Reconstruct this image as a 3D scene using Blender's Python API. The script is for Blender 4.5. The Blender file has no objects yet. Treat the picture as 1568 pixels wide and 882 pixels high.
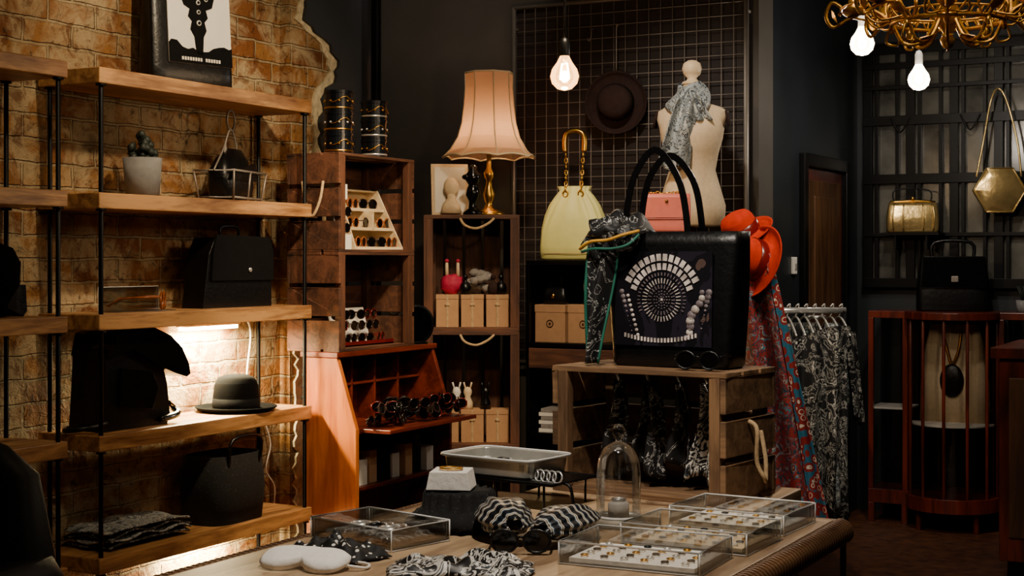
import bpy,bmesh,math,random
from mathutils import Vector,Matrix,noise
random.seed(7)
TH=math.radians(27.9)
R90=math.pi/2
def hx(h):
    h=h.lstrip('#'); o=[]
    for i in (0,2,4):
        c=int(h[i:i+2],16)/255
        o.append(c/12.92 if c<=.04045 else ((c+.055)/1.055)**2.4)
    return tuple(o)+(1,)
def newmat(name):
    m=bpy.data.materials.new(name); m.use_nodes=True
    nt=m.node_tree; return m,nt,nt.nodes['Principled BSDF']
def ramp(nt,src,cols,const=False):
    r=nt.nodes.new('ShaderNodeValToRGB'); cr=r.color_ramp
    if const: cr.interpolation='CONSTANT'
    while len(cr.elements)<len(cols): cr.elements.new(.5)
    for e,(p,c) in zip(cr.elements,cols):
        e.position=p; e.color=c
    nt.links.new(src,r.inputs[0]); return r.outputs[0]
def coords(nt,scale=(1,1,1),rot=(0,0,0)):
    t=nt.nodes.new('ShaderNodeTexCoord'); mp=nt.nodes.new('ShaderNodeMapping')
    mp.inputs['Scale'].default_value=scale; mp.inputs['Rotation'].default_value=rot
    nt.links.new(t.outputs['Object'],mp.inputs[0]); return mp.outputs[0]
def ntex(nt,co,scale,detail=4,dist=0,rough=.55):
    n=nt.nodes.new('ShaderNodeTexNoise'); n.inputs['Scale'].default_value=scale
    n.inputs['Detail'].default_value=detail; n.inputs['Distortion'].default_value=dist
    n.inputs['Roughness'].default_value=rough
    nt.links.new(co,n.inputs['Vector']); return n
def bump(nt,b,src,st,dist=.01):
    bp=nt.nodes.new('ShaderNodeBump'); bp.inputs['Strength'].default_value=st; bp.inputs['Distance'].default_value=dist
    nt.links.new(src,bp.inputs['Height']); nt.links.new(bp.outputs[0],b.inputs['Normal'])
def M(name,h,rough=.5,metal=0,var=.25,ns=12,bp=.15,emit=None,es=0,spec=None):
    m,nt,b=newmat(name); c=hx(h)
    b.inputs['Roughness'].default_value=rough; b.inputs['Metallic'].default_value=metal
    n=ntex(nt,coords(nt),ns)
    lo=tuple(x*(1-var) for x in c[:3])+(1,); hi=tuple(min(1,x*(1+var)) for x in c[:3])+(1,)
    nt.links.new(ramp(nt,n.outputs['Fac'],[(.3,lo),(.7,hi)]),b.inputs['Base Color'])
    if bp: bump(nt,b,n.outputs['Fac'],bp,.005)
    if emit: b.inputs['Emission Color'].default_value=hx(emit); b.inputs['Emission Strength'].default_value=es
    if spec is not None: b.inputs['Specular IOR Level'].default_value=spec
    return m
def wood(name,a,bb,axis='x',rough=.5,s=14,knots=True):
    m,nt,b=newmat(name); sc={'x':(.12,1,1),'y':(1,.12,1),'z':(1,1,.12)}[axis]
    co=coords(nt,sc); n=ntex(nt,co,s,6,1.2); f=ntex(nt,co,s*6,3,.2)
    big=ntex(nt,coords(nt),3,2)
    mx=nt.nodes.new('ShaderNodeMath'); mx.operation='MULTIPLY_ADD'; mx.inputs[1].default_value=.35
    nt.links.new(f.outputs['Fac'],mx.inputs[0]); nt.links.new(n.outputs['Fac'],mx.inputs[2])
    mx2=nt.nodes.new('ShaderNodeMath'); mx2.operation='MULTIPLY_ADD'; mx2.inputs[1].default_value=.4
    nt.links.new(big.outputs['Fac'],mx2.inputs[0]); nt.links.new(mx.outputs[0],mx2.inputs[2])
    A=hx(a);Bc=hx(bb)
    nt.links.new(ramp(nt,mx2.outputs[0],[(.62,A),(.85,tuple((x+y)/2 for x,y in zip(A,Bc))),(1.0,Bc)]),b.inputs['Base Color'])
    b.inputs['Roughness'].default_value=rough
    bump(nt,b,mx.outputs[0],.25,.004); return m
def pat(name,cols,scale,kind='noise',rough=.6,dist=1.5,sc=(1,1,1)):
    m,nt,b=newmat(name); co=coords(nt,sc)
    if kind=='vor':
        v=nt.nodes.new('ShaderNodeTexVoronoi'); v.inputs['Scale'].default_value=scale; nt.links.new(co,v.inputs['Vector']); src=v.outputs['Distance']
    elif kind=='wave':
        v=nt.nodes.new('ShaderNodeTexWave'); v.inputs['Scale'].default_value=scale; v.inputs['Distortion'].default_value=dist*3; nt.links.new(co,v.inputs['Vector']); src=v.outputs['Fac']
    else: src=ntex(nt,co,scale,4,dist).outputs['Fac']
    nt.links.new(ramp(nt,src,[(p,hx(c)) for p,c in cols],True),b.inputs['Base Color'])
    b.inputs['Roughness'].default_value=rough; return m
def glassm(name,tint='#ffffff',glo=.12,rough=.03,em=None,es=0):
    m,nt,b=newmat(name); nt.nodes.remove(b); out=nt.nodes['Material Output']
    t=nt.nodes.new('ShaderNodeBsdfTransparent'); t.inputs[0].default_value=hx(tint)
    g=nt.nodes.new('ShaderNodeBsdfGlossy'); g.inputs['Roughness'].default_value=rough
    fr=nt.nodes.new('ShaderNodeLayerWeight'); fr.inputs[0].default_value=.35
    ad=nt.nodes.new('ShaderNodeMath'); ad.operation='MULTIPLY_ADD'; ad.inputs[1].default_value=.7; ad.inputs[2].default_value=glo
    nt.links.new(fr.outputs['Fresnel'],ad.inputs[0])
    mx=nt.nodes.new('ShaderNodeMixShader'); nt.links.new(ad.outputs[0],mx.inputs[0]); nt.links.new(t.outputs[0],mx.inputs[1]); nt.links.new(g.outputs[0],mx.inputs[2])
    res=mx.outputs[0]
    if em:
        e=nt.nodes.new('ShaderNodeEmission'); e.inputs[0].default_value=hx(em); e.inputs[1].default_value=es
        a=nt.nodes.new('ShaderNodeAddShader'); nt.links.new(res,a.inputs[0]); nt.links.new(e.outputs[0],a.inputs[1]); res=a.outputs[0]
    nt.links.new(res,out.inputs[0]); return m
def brickm(name,dim=1.0):
    m,nt,b=newmat(name); t=nt.nodes.new('ShaderNodeTexCoord'); sp=nt.nodes.new('ShaderNodeSeparateXYZ'); cb=nt.nodes.new('ShaderNodeCombineXYZ')
    nt.links.new(t.outputs['Object'],sp.inputs[0])
    xy=nt.nodes.new('ShaderNodeMath'); xy.operation='ADD'; nt.links.new(sp.outputs[0],xy.inputs[0]); nt.links.new(sp.outputs[1],xy.inputs[1])
    nt.links.new(xy.outputs[0],cb.inputs[0]); nt.links.new(sp.outputs[2],cb.inputs[1])
    wn=ntex(nt,t.outputs['Object'],9,3); vm=nt.nodes.new('ShaderNodeVectorMath'); vm.operation='MULTIPLY_ADD'
    vm.inputs[1].default_value=(.02,.02,0); nt.links.new(wn.outputs['Color'],vm.inputs[0]); nt.links.new(cb.outputs[0],vm.inputs[2])
    br=nt.nodes.new('ShaderNodeTexBrick'); nt.links.new(vm.outputs[0],br.inputs['Vector'])
    br.inputs['Scale'].default_value=1; br.inputs['Brick Width'].default_value=.225; br.inputs['Row Height'].default_value=.08
    br.inputs['Mortar Size'].default_value=.007; br.inputs['Mortar Smooth'].default_value=.5
    br.inputs['Color1'].default_value=hx('#b3834c'); br.inputs['Color2'].default_value=hx('#87522d'); br.inputs['Mortar'].default_value=hx('#b49d78')
    n1=ntex(nt,t.outputs['Object'],5.5,6,.8,.65); n2=ntex(nt,t.outputs['Object'],11,6,1.0,.7)
    def mix(fac,a,bc,mode='MIX'):
        x=nt.nodes.new('ShaderNodeMixRGB'); x.blend_type=mode; nt.links.new(fac,x.inputs[0]); nt.links.new(a,x.inputs[1])
        if isinstance(bc,tuple): x.inputs[2].default_value=bc
        else: nt.links.new(bc,x.inputs[2])
        return x.outputs[0]
    f1=ramp(nt,n1.outputs['Fac'],[(.43,(0,0,0,1)),(.57,(.85,.85,.85,1))])
    c=mix(f1,br.outputs['Color'],hx('#c9b58e'))
    f2=ramp(nt,n2.outputs['Fac'],[(.53,(0,0,0,1)),(.63,(.75,.75,.75,1))])
    c=mix(f2,c,hx('#774727'))
    n3=ntex(nt,t.outputs['Object'],24,5,.5,.7); f3=ramp(nt,n3.outputs['Fac'],[(.57,(0,0,0,1)),(.68,(.8,.8,.8,1))])
    c=mix(f3,c,hx('#382411'))
    n4=ntex(nt,t.outputs['Object'],1.3,3); f4=ramp(nt,n4.outputs['Fac'],[(.4,(.5,.48,.45,1)),(.62,(1,1,1,1))])
    one=nt.nodes.new('ShaderNodeValue'); one.outputs[0].default_value=1
    c=mix(one.outputs[0],c,f4,'MULTIPLY')
    nt.links.new(c,b.inputs['Base Color']); b.inputs['Roughness'].default_value=.85; b.inputs['Specular IOR Level'].default_value=.2
    inv=nt.nodes.new('ShaderNodeMath'); inv.operation='MULTIPLY_ADD'; inv.inputs[1].default_value=-1.1
    nm=nt.nodes.new('ShaderNodeMath'); nm.operation='MULTIPLY'; nm.inputs[1].default_value=1.0; nt.links.new(n3.outputs['Fac'],nm.inputs[0])
    nt.links.new(br.outputs['Fac'],inv.inputs[0]); nt.links.new(nm.outputs[0],inv.inputs[2])
    bump(nt,b,inv.outputs[0],1.0,.016); return m

def catmull(p,n,closed=False):
    p=[Vector(x) for x in p]; L=len(p); out=[]
    rng=range(L if closed else L-1)
    for i in rng:
        g=(lambda k:p[k%L]) if closed else (lambda k:p[max(0,min(L-1,k))])
        a,b,c,d=g(i-1),g(i),g(i+1),g(i+2)
        for k in range(n):
            t=k/n
            out.append(.5*((2*b)+(c-a)*t+(2*a-5*b+4*c-d)*t*t+(3*b-a-3*c+d)*t**3))
    if not closed: out.append(p[-1])
    return out
def T(x=0,y=0,z=0): return Matrix.Translation((x,y,z))
def Rz(a): return Matrix.Rotation(math.radians(a),4,'Z')
def Rx(a): return Matrix.Rotation(math.radians(a),4,'X')
def Ry(a): return Matrix.Rotation(math.radians(a),4,'Y')
def S(a,b=None,c=None):
    return Matrix.Diagonal((a,b if b is not None else a,c if c is not None else a,1))
class B:
    def __init__(s,name): s.name=name; s.bm=bmesh.new(); s.mats=[]; s.M=Matrix(); s.st=[]
    def push(s,m): s.st.append(s.M.copy()); s.M=s.M@m
    def pop(s): s.M=s.st.pop()
    def mi(s,m):
        if m not in s.mats: s.mats.append(m)
        return s.mats.index(m)
    def add(s,vs,fs,mat,smooth=False):
        bv=[s.bm.verts.new(s.M@Vector(v)) for v in vs]; k=s.mi(mat)
        for f in fs:
            try:
                q=s.bm.faces.new([bv[i] for i in f]); q.material_index=k; q.smooth=smooth
            except ValueError: pass
    def box(s,x0,x1,y0,y1,z0,z1,mat):
        s.add([(x0,y0,z0),(x1,y0,z0),(x1,y1,z0),(x0,y1,z0),(x0,y0,z1),(x1,y0,z1),(x1,y1,z1),(x0,y1,z1)],
              [(3,2,1,0),(4,5,6,7),(0,1,5,4),(1,2,6,5),(2,3,7,6),(3,0,4,7)],mat)
    def loft(s,rings,mat,seg=28,caps=True,smooth=True):
        vs=[];fs=[]
        for (cx,cy,z,rx,ry,n) in rings:
            for i in range(seg):
                a=2*math.pi*i/seg; c=math.cos(a); q=math.sin(a)
                vs.append((cx+math.copysign(abs(c)**(2/n),c)*rx,cy+math.copysign(abs(q)**(2/n),q)*ry,z))
        for k in range(len(rings)-1):
            for i in range(seg):
                j=(i+1)%seg; fs.append((k*seg+i,k*seg+j,(k+1)*seg+j,(k+1)*seg+i))
        if caps: fs.append(tuple(range(seg))[::-1]); fs.append(tuple(range((len(rings)-1)*seg,len(rings)*seg)))
        s.add(vs,fs,mat,smooth)
    def lathe(s,prof,mat,seg=32,smooth=True,sx=1,sy=1):
        s.loft([(0,0,z,max(r,.0003)*sx,max(r,.0003)*sy,2) for r,z in prof],mat,seg,False,smooth)
    def cyl(s,p0,p1,r0,mat,r1=None,seg=14,smooth=True):
        s.tube([p0,p1],[r0,r0 if r1 is None else r1],mat,seg,smooth=smooth)
    def tube(s,pts,r,mat,seg=8,closed=False,sm=0,smooth=True):
        if sm: pts=catmull(pts,sm,closed)
        pts=[Vector(p) for p in pts]; L=len(pts)
        rr=r if isinstance(r,list) and len(r)==L else ([r[0]+(r[-1]-r[0])*i/(L-1) for i in range(L)] if isinstance(r,list) else [r]*L)
        vs=[];fs=[]; nrm=None
        for i in range(L):
            t=(pts[(i+1)%L]-pts[i-1]) if closed else (pts[min(i+1,L-1)]-pts[max(i-1,0)])
            if t.length<1e-9: t=Vector((0,0,1))
            t.normalize()
            if nrm is None:
                nrm=t.cross(Vector((0,0,1)))
                if nrm.length<.1: nrm=t.cross(Vector((1,0,0)))
            nrm=(nrm-t*nrm.dot(t)); nrm.normalize(); bi=t.cross(nrm)
            for k in range(seg):
                a=2*math.pi*k/seg; vs.append(pts[i]+(nrm*math.cos(a)+bi*math.sin(a))*rr[i])
        for i in range(L if closed else L-1):
            j=(i+1)%L
            for k in range(seg):
                l=(k+1)%seg; fs.append((i*seg+k,i*seg+l,j*seg+l,j*seg+k))
        if not closed: fs.append(tuple(range(seg))[::-1]); fs.append(tuple(range((L-1)*seg,L*seg)))
        s.add(vs,fs,mat,smooth)
    def sph(s,c,r,mat,seg=16,noisef=0):
        rx,ry,rz=r if isinstance(r,tuple) else (r,r,r); vs=[];fs=[];nv=max(6,seg//2+2)
        for j in range(nv+1):
            ph=math.pi*j/nv
            for i in range(seg):
                a=2*math.pi*i/seg; d=Vector((math.sin(ph)*math.cos(a),math.sin(ph)*math.sin(a),-math.cos(ph)))
                k=1+noisef*noise.noise(d*2.5+Vector(c)*13)
                vs.append((c[0]+d.x*rx*k,c[1]+d.y*ry*k,c[2]+d.z*rz*k))
        for j in range(nv):
            for i in range(seg):
                l=(i+1)%seg; fs.append((j*seg+i,j*seg+l,(j+1)*seg+l,(j+1)*seg+i))
        s.add(vs,fs,mat,True)
    def ext(s,poly,y0,y1,mat,smooth=False):
        n=len(poly); vs=[(x,y0,z) for x,z in poly]+[(x,y1,z) for x,z in poly]
        fs=[tuple(range(n)),tuple(range(n,2*n))[::-1]]+[(i,(i+1)%n,(i+1)%n+n,i+n) for i in range(n)]
        s.add(vs,fs,mat,smooth)
    def sheet(s,f,nu,nv,mat):
        vs=[f(i/nu,j/nv) for j in range(nv+1) for i in range(nu+1)]
        s.add(vs,[(j*(nu+1)+i,j*(nu+1)+i+1,(j+1)*(nu+1)+i+1,(j+1)*(nu+1)+i) for j in range(nv) for i in range(nu)],mat,True)
    def done(s,loc=None,rz=0,bev=0,sub=0,sol=0,par=None):
        bmesh.ops.remove_doubles(s.bm,verts=s.bm.verts[:],dist=.00005)
        bmesh.ops.recalc_face_normals(s.bm,faces=s.bm.faces[:])
        if loc is None:
            xs=[v.co for v in s.bm.verts]
            c=Vector(((min(v.x for v in xs)+max(v.x for v in xs))/2,(min(v.y for v in xs)+max(v.y for v in xs))/2,min(v.z for v in xs)))
            for v in s.bm.verts: v.co-=c
            loc=c
        me=bpy.data.meshes.new(s.name); s.bm.to_mesh(me); s.bm.free()
        for m in s.mats: me.materials.append(m)
        o=bpy.data.objects.new(s.name,me); bpy.context.scene.collection.objects.link(o)
        o.location=loc; o.rotation_euler=(0,0,rz)
        if sol: q=o.modifiers.new('sol','SOLIDIFY'); q.thickness=sol; q.offset=0
        if bev: q=o.modifiers.new('bev','BEVEL'); q.width=bev; q.segments=2; q.limit_method='ANGLE'; q.angle_limit=.7
        if sub: q=o.modifiers.new('sub','SUBSURF'); q.levels=sub; q.render_levels=sub
        return o

# ---------------- materials
brick=brickm('old_brick')
plaster=M('dark_plaster','#23262a',.6,var=.25,ns=3,bp=.15)
wallgrey=M('grey_paint','#504b45',.5,var=.2,ns=2.5,bp=.08)
wallblue=M('blue_black_paint','#1c2226',.45,var=.25,ns=3,bp=.1)
cream_edge=M('broken_plaster','#c2b493',.9,var=.35,ns=40,bp=.8)
floorm=M('rust_floor','#43230f',.5,var=.55,ns=18,bp=.2)
ceilm=M('ceiling_dark','#15161a',.8)
pine=wood('shelf_pine','#63381a','#c4925a','y',.45,16)
pine_z=wood('crate_wood_dark','#2a170e','#643c26','z',.7,16)
crate_x=wood('crate_wood','#2b180f','#6c432d','x',.7,16)
crate_l=wood('crate_wood_light','#38220f','#806040','x',.7,16)
crate_lz=wood('crate_wood_light_v','#38220f','#806040','z',.7,16)
bure=wood('bureau_lit_side','#7c3409','#c06a24','z',.35,10)  # brighter orange paints light onto the bureau's near side panel
bured=wood('bureau_red','#3c120a','#7a2e18','y',.35,14)
mahog=wood('mahogany','#2a0e08','#6a2616','z',.3,12)
tablew=wood('table_oak','#6a513b','#b79b78','y',.4,9)
tabled=wood('table_edge','#3d2617','#8a6544','y',.4,9)
doorw=wood('door_wood','#2a180c','#5c3b20','z',.45,9)
ply=wood('light_ply','#b89a6e','#e6d3ae','x',.6,10)
blk=M('black_metal','#0c0c0d',.4,.6,var=.1,bp=0)
blkleather=M('black_leather','#080809',.34,var=.3,ns=60,bp=.25,spec=.4)
blkgloss=M('black_patent_leather','#09090a',.16,var=.3,ns=20,bp=.06)
blkfelt=M('black_felt','#060606',.95,var=.2,ns=80,bp=.1,spec=.08)
blkcloth=M('black_cloth','#070708',.85,var=.3,ns=40,bp=.2,spec=.15)
concrete=M('concrete','#7d7c7b',.85,var=.2,ns=20,bp=.2)
succ=M('succulent','#1c241d',.6,var=.4)
gold=M('gold','#d8a444',.28,1,var=.15,bp=0)
goldleather=M('gold_leather','#dcbd7a',.26,.8,var=.25,ns=14,bp=.7)
brass=M('aged_brass','#a06c28',.35,.9,var=.35,ns=30,bp=.2)
gilt=M('gilt_iron','#b98d3c',.36,.85,var=.5,ns=30,bp=.3)
silver=M('silver','#dcdbd7',.28,.75,var=.1,bp=0)
steel=M('wire_steel','#8d847a',.45,.5,var=.1,bp=0)
gridst=M('grid_wire','#93887c',.5,.3,var=.1,bp=0)
cream=M('cream_linen','#dcc29c',.8,var=.08,ns=60,bp=.1)
white=M('white_card','#e6e1d6',.6,var=.05,bp=0)
whitesoft=M('white_fleece','#f0ece4',.9,var=.05,ns=60,bp=.4)
kraft=M('kraft_card','#b58a62',.75,var=.08,ns=30,bp=.05)
yellow=M('yellow_leather','#e0d984',.5,var=.08,ns=8,bp=.3)
pink=M('coral_leather','#cf6c5d',.45,var=.06,ns=40,bp=.1)
orange=M('orange_felt','#a82606',.9,var=.15,ns=40,bp=.1,spec=.12)
brown=M('brown_felt','#33231f',.9,var=.15,ns=40,bp=.1,spec=.2)
magenta=M('magenta_plush','#b01040',.7,var=.2,ns=60,bp=.3)
grey=M('grey_plush','#8b8580',.8,var=.2,ns=60,bp=.4)
lensm=M('dark_lens','#0a0808',.08,var=.1,bp=0)
framem=M('tortoise_frame','#1e0f08',.25,var=.4,ns=60,bp=0)
amberf=M('amber_frame','#8a4a20',.25,var=.3,ns=60,bp=0)
redframe=M('red_frame','#5e0f0a',.25,bp=0)
acr=glassm('acrylic','#f4f4f2',.10,.05)
acre=M('acrylic_edge','#e4e4e0',.1,var=.05,bp=0)
glass=glassm('clear_glass','#ffffff',.05,.02)
winglass=M('window_glass','#4b4a44',.2,var=.8,ns=4,bp=.1)
rope=M('rope','#b89b73',.9,var=.2,ns=90,bp=.4)
gridback=M('grid_backboard','#231814',.6,var=.25,ns=3,bp=.1)
mirror=M('mirror_glass','#b9c6cc',.03,1,var=.02,bp=0)
florA=pat('floral_dress',[(0,'#0c0d10'),(.48,'#8d8c84'),(.52,'#0f1114'),(.59,'#c4c2b8'),(.63,'#101215')],13,'noise',.7,2.5)
florB=pat('leaf_dress',[(0,'#0a0c10'),(.5,'#566560'),(.54,'#0d0f12'),(.61,'#a19d8c'),(.65,'#0d0f12')],15,'noise',.7,2)
persian=pat('persian_scarf',[(0,'#7e1c16'),(.42,'#12333f'),(.48,'#8b2319'),(.54,'#1d6a80'),(.58,'#a49a84'),(.6,'#5e1412')],26,'noise',.6,1.2)
border=pat('persian_border',[(0,'#8a1d16'),(.25,'#b9b2a0'),(.34,'#7c1a14'),(.6,'#1e5c74')],34,'vor',.6)
scarfBW=pat('black_white_scarf',[(0,'#0b0b0c'),(.44,'#bfbcb4'),(.49,'#101012'),(.55,'#e0dcd2'),(.60,'#39424a'),(.66,'#101012')],10,'noise',.45,2.2)
scarfBl=pat('striped_silk',[(0,'#12151c'),(.25,'#cfc4ae'),(.4,'#23303e'),(.55,'#d9d2c2'),(.7,'#3d5568'),(.85,'#14161c')],7,'wave',.35,1.0)
scarfGr=pat('grey_print_scarf',[(0,'#4a5258'),(.42,'#a3aaab'),(.52,'#33393d'),(.57,'#bcbdb6')],16,'noise',.6,2)
dots=pat('dotted_cloth',[(0,'#d8d4ca'),(.26,'#0b0b0b')],60,'vor',.7)
paisley=pat('dark_scarf',[(0,'#0a0b0e'),(.53,'#b9b9b4'),(.55,'#0a0b0e')],14,'noise',.6,2.8)
tweed=pat('speckle_cloth',[(0,'#080808'),(.62,'#2a2928')],150,'noise',.95,0)
galaxy=pat('galaxy_print_sheen',[(0,'#0d0c12'),(.47,'#1d1a24'),(.56,'#0f0e14'),(.62,'#4d3d38'),(.7,'#2a2632')],6,'noise',.35,1,(1.4,1,.6))  # lighter brown bands in the print colour imitate a smear of reflected light
def emis(name,h,s):
    m,nt,b=newmat(name); b.inputs['Base Color'].default_value=hx(h)
    b.inputs['Emission Color'].default_value=hx(h); b.inputs['Emission Strength'].default_value=s; return m
filament=emis('filament','#ffc070',90); filw=emis('filament_white','#fff0dc',140)
bulbwarm=glassm('lit_bulb_glass','#ffffff',.05,.02,'#ffb060',2.2); bulbwhite=glassm('lit_bulb_glass_white','#ffffff',.05,.02,'#ffe0b8',9)
strip=emis('led_strip','#ffe2a8',80)
mshade,nt,bb=newmat('lamp_shade_fabric'); bb.inputs['Base Color'].default_value=hx('#efc4a4'); bb.inputs['Roughness'].default_value=.8
tr=nt.nodes.new('ShaderNodeBsdfTranslucent'); tr.inputs[0].default_value=hx('#ffcaa0'); mx=nt.nodes.new('ShaderNodeMixShader'); mx.inputs[0].default_value=.68
nt.links.new(bb.outputs[0],mx.inputs[1]); nt.links.new(tr.outputs[0],mx.inputs[2]); nt.links.new(mx.outputs[0],nt.nodes['Material Output'].inputs[0])

# ---------------- room
def slab(name,a,mat,**k):
    b=B(name); b.box(*a,mat); return b.done(**k)
slab('floor',(-4.8,1.8,-.8,8.3,-.1,0),floorm)
slab('ceiling',(-4.8,1.8,-.8,8.3,3.1,3.2),ceilm)
b=B('wall_left'); b.box(-3.95,-3.74,-.8,5.6,0,3.1,brick); b.box(-3.74,-3.69,5.02,5.6,0,3.1,brick); b.done(loc=(0,0,0))
def jag(off,seed,x0,x1,name,mat):
    pts=[(3.1,5.18),(2.6,5.2),(2.5,5.15),(2.42,5.1),(2.34,5.08),(2.3,5.16),(2.26,5.25),(2.2,5.33),(2.13,5.31),(2.05,5.22),(1.95,5.2),(1.7,5.2),(1.3,5.1),(1.1,5.1),(.8,5.08),(.4,5.09),(0,5.1)]
    random.seed(seed); poly=[]
    for (za,ya),(zb,yb) in zip(pts,pts[1:]):
        n=max(2,int(abs(za-zb)/.022))
        for i in range(n):
            t=i/n; poly.append((ya+(yb-ya)*t+random.uniform(-.02,.02)+off,za+(zb-za)*t))
    poly+=[(5.1+off,0),(5.6,0),(5.6,3.1)]
    b=B(name); b.push(Rz(90))
    b.ext(poly,-x1,-x0,mat); b.pop(); return b.done(loc=(0,0,0))
jag(-.035,3,-3.69,-3.68,'trim_1',cream_edge)
jag(.02,9,-3.68,-3.665,'trim_2',plaster)
slab('wall_alcove',(-4.8,-4.6,5.6,6.6,0,3.1),plaster)
slab('wall_back',(-4.8,-2.15,6.4,6.6,0,3.1),wallgrey)
# partition with a real door opening between Y 7.0 and 7.8
slab('wall_partition_front',(-2.35,-2.15,6.6,6.998,0,3.1),wallblue)
slab('wall_partition_rear',(-2.35,-2.15,7.802,8.05,0,3.1),wallblue)
slab('wall_partition_lintel',(-2.35,-2.15,6.998,7.802,1.862,3.1),wallblue)
slab('wall_window',(-2.35,1.8,8.05,8.25,0,3.1),wallblue)
slab('wall_right',(1.6,1.8,-.8,8.05,0,3.1),wallblue)
slab('wall_front',(-3.74,1.6,-.8,-.6,0,3.1),wallblue)
b=B('baseboard_back'); b.box(-4.5,-2.15,6.38,6.4,0,.12,blk); b.done()
b=B('wall_pipe'); b.cyl((-3.62,5.56,0),(-3.62,5.56,3.1),.022,blk); b.done()

# door
b=B('door_1')
b.box(-2.2,-2.12,7.0,7.06,0,1.86,blk); b.box(-2.2,-2.12,7.74,7.8,0,1.86,blk); b.box(-2.2,-2.12,7.06,7.74,1.80,1.86,blk)
b.box(-2.19,-2.15,7.06,7.74,0,1.80,mahog)
b.box(-2.15,-2.138,7.12,7.68,1.02,1.74,doorw); b.box(-2.15,-2.138,7.12,7.68,.15,.9,doorw)
b.box(-2.14,-2.13,7.2,7.6,1.1,1.66,doorw)
b.box(-2.15,-2.135,7.075,7.112,.95,1.15,silver); b.cyl((-2.14,7.095,1.07),(-2.08,7.095,1.07),.01,silver); b.cyl((-2.085,7.095,1.07),(-2.085,7.2,1.07),.009,silver)
b.done(bev=.004)
b=B('light_switch'); b.box(-2.15,-2.135,6.87,6.92,1.28,1.36,white); b.box(-2.135,-2.13,6.885,6.905,1.3,1.33,grey); b.done(bev=.003)

# window with grille
b=B('window_1')
wy=8.0
b.box(-2.1,.9,8.03,8.05,1.2,2.45,winglass)
for z,t in ((1.2,.05),(1.47,.02),(1.75,.05),(2.06,.05),(2.25,.02),(2.36,.03),(2.44,.05)): b.box(-2.1,.9,wy-.02,wy+.03,z,z+t,blk)
x=-2.1; i=0
while x<.9:
    w=.045 if i%3==0 else .018
    b.box(x,x+w,wy-.01,wy+.02,1.2,2.45,blk); x+=.06 if i%3==0 else (.11 if i%3==1 else .055); i+=1
for k in range(8):
    x=-1.9+k*.36; b.tube([(x-.05,wy-.03,2.1),(x,wy-.03,2.02),(x+.05,wy-.03,2.1)],.005,blk,sm=4)
b.done(bev=.002)

# ---------------- wall shelf units
ZS=[1.975,1.567,1.17,.775,.377]
def shelfunit(y0,y1,name='wooden_shelf_unit'):
    b=B(name)
    for z in ZS:
        b.box(-3.73,-3.458,y0,y1,z-.052,z,pine)
    for x in (-3.475,-3.70):
        for y in (y0+.025,y1-.025):
            b.cyl((x,y,0),(x,y,1.93),.0085,blk,seg=8)
            for z in ZS: b.cyl((x,y,z-.06),(x,y,z-.052),.018,blk,seg=10)
    return b.done(bev=.004)
shelfunit(3.675,4.85); shelfunit(2.3,3.535)
def shelflight(z,y,e):
    b=B('shelf_strip_light'); b.box(-3.71,-3.66,y-.16,y+.16,z-.02,z,white); b.box(-3.705,-3.665,y-.15,y+.15,z-.034,z-.02,strip); b.done()
    l=bpy.data.lights.new('strip','AREA'); l.shape='RECTANGLE'; l.size=.3; l.size_y=.04; l.energy=e; l.color=(1,.84,.48)
    o=bpy.data.objects.new('strip_light_source',l); o.location=(-3.685,y,z-.04); o.rotation_euler=(0,0,R90); bpy.context.scene.collection.objects.link(o)
shelflight(1.17-.052,4.50,42); shelflight(.377-.052,4.47,34)
b=B('light_cable'); b.tube([(-3.735,4.62,1.1),(-3.73,4.76,1.12),(-3.72,4.8,1.06),(-3.73,4.79,.9),(-3.73,4.8,.8)],.004,white,sm=5); b.tube([(-3.73,4.9,.7),(-3.72,4.93,.6),(-3.72,4.9,.5),(-3.72,4.96,.42),(-3.72,4.94,.3)],.003,white,sm=5); b.done()

# -------- helper parts
def glasses(b,m,s=1,fr=None,ln=None,folded=False):
    fr=fr or framem; ln=ln or lensm
    b.push(m@S(s))
    for sx in (-1,1):
        pts=[(sx*.033+.027*math.cos(a),0,.026+.023*math.sin(a)) for a in [2*math.pi*k/14 for k in range(14)]]
        b.tube(pts,.0032,fr,6,closed=True)
        b.add([(p[0],0.0,p[2]) for p in pts],[tuple(range(14))],ln)
        if folded: b.tube([(sx*.062,.002,.036),(sx*.05,.012,.03),(-sx*.04,.016,.018)],.0028,fr,6)
        else: b.tube([(sx*.062,.002,.036),(sx*.064,.06,.036),(sx*.062,.11,.032),(sx*.06,.14,.012)],.0028,fr,6)
    b.tube([(-.008,0,.032),(0,-.002,.036),(.008,0,.032)],.003,fr,6)
    b.pop()
def hat(b,R,hc,m,band=None,up=.018):
    r=R*.56
    prof=[(0,hc),(r*.5,hc*.985),(r*.8,hc*.9),(r*.95,hc*.7),(r,hc*.4),(r*1.02,.012),(r*1.12,.004),(R*.8,.0),(R*.95,up*.5),(R,up),(R*.985,up+.004),(R*.93,up*.5+.002),(R*.8,-.004+.001),(r*.98,-.003),(r*.95,.01),(r*.9,hc*.8),(0,hc*.93)]
    b.lathe(prof,m,40)
    if band: b.lathe([(r*1.025,.012),(r*1.04,.014),(r*1.03,.045),(r*1.0,.046)],band,40)
def softbag(b,w0,w1,d0,d1,h,mat,n=5,bulge=.01,steps=8,seg=40):
    rs=[(0,0,.0,w0/2*.96,d0/2*.9,n)]
    for i in range(steps+1):
        t=i/steps; k=math.sin(math.pi*t)*bulge
        rs.append((0,0,.008+(h-.008)*t,(w0+(w1-w0)*t)/2+k*.5,(d0+(d1-d0)*t)/2+k,n))
    b.loft(rs,mat,seg)
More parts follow.
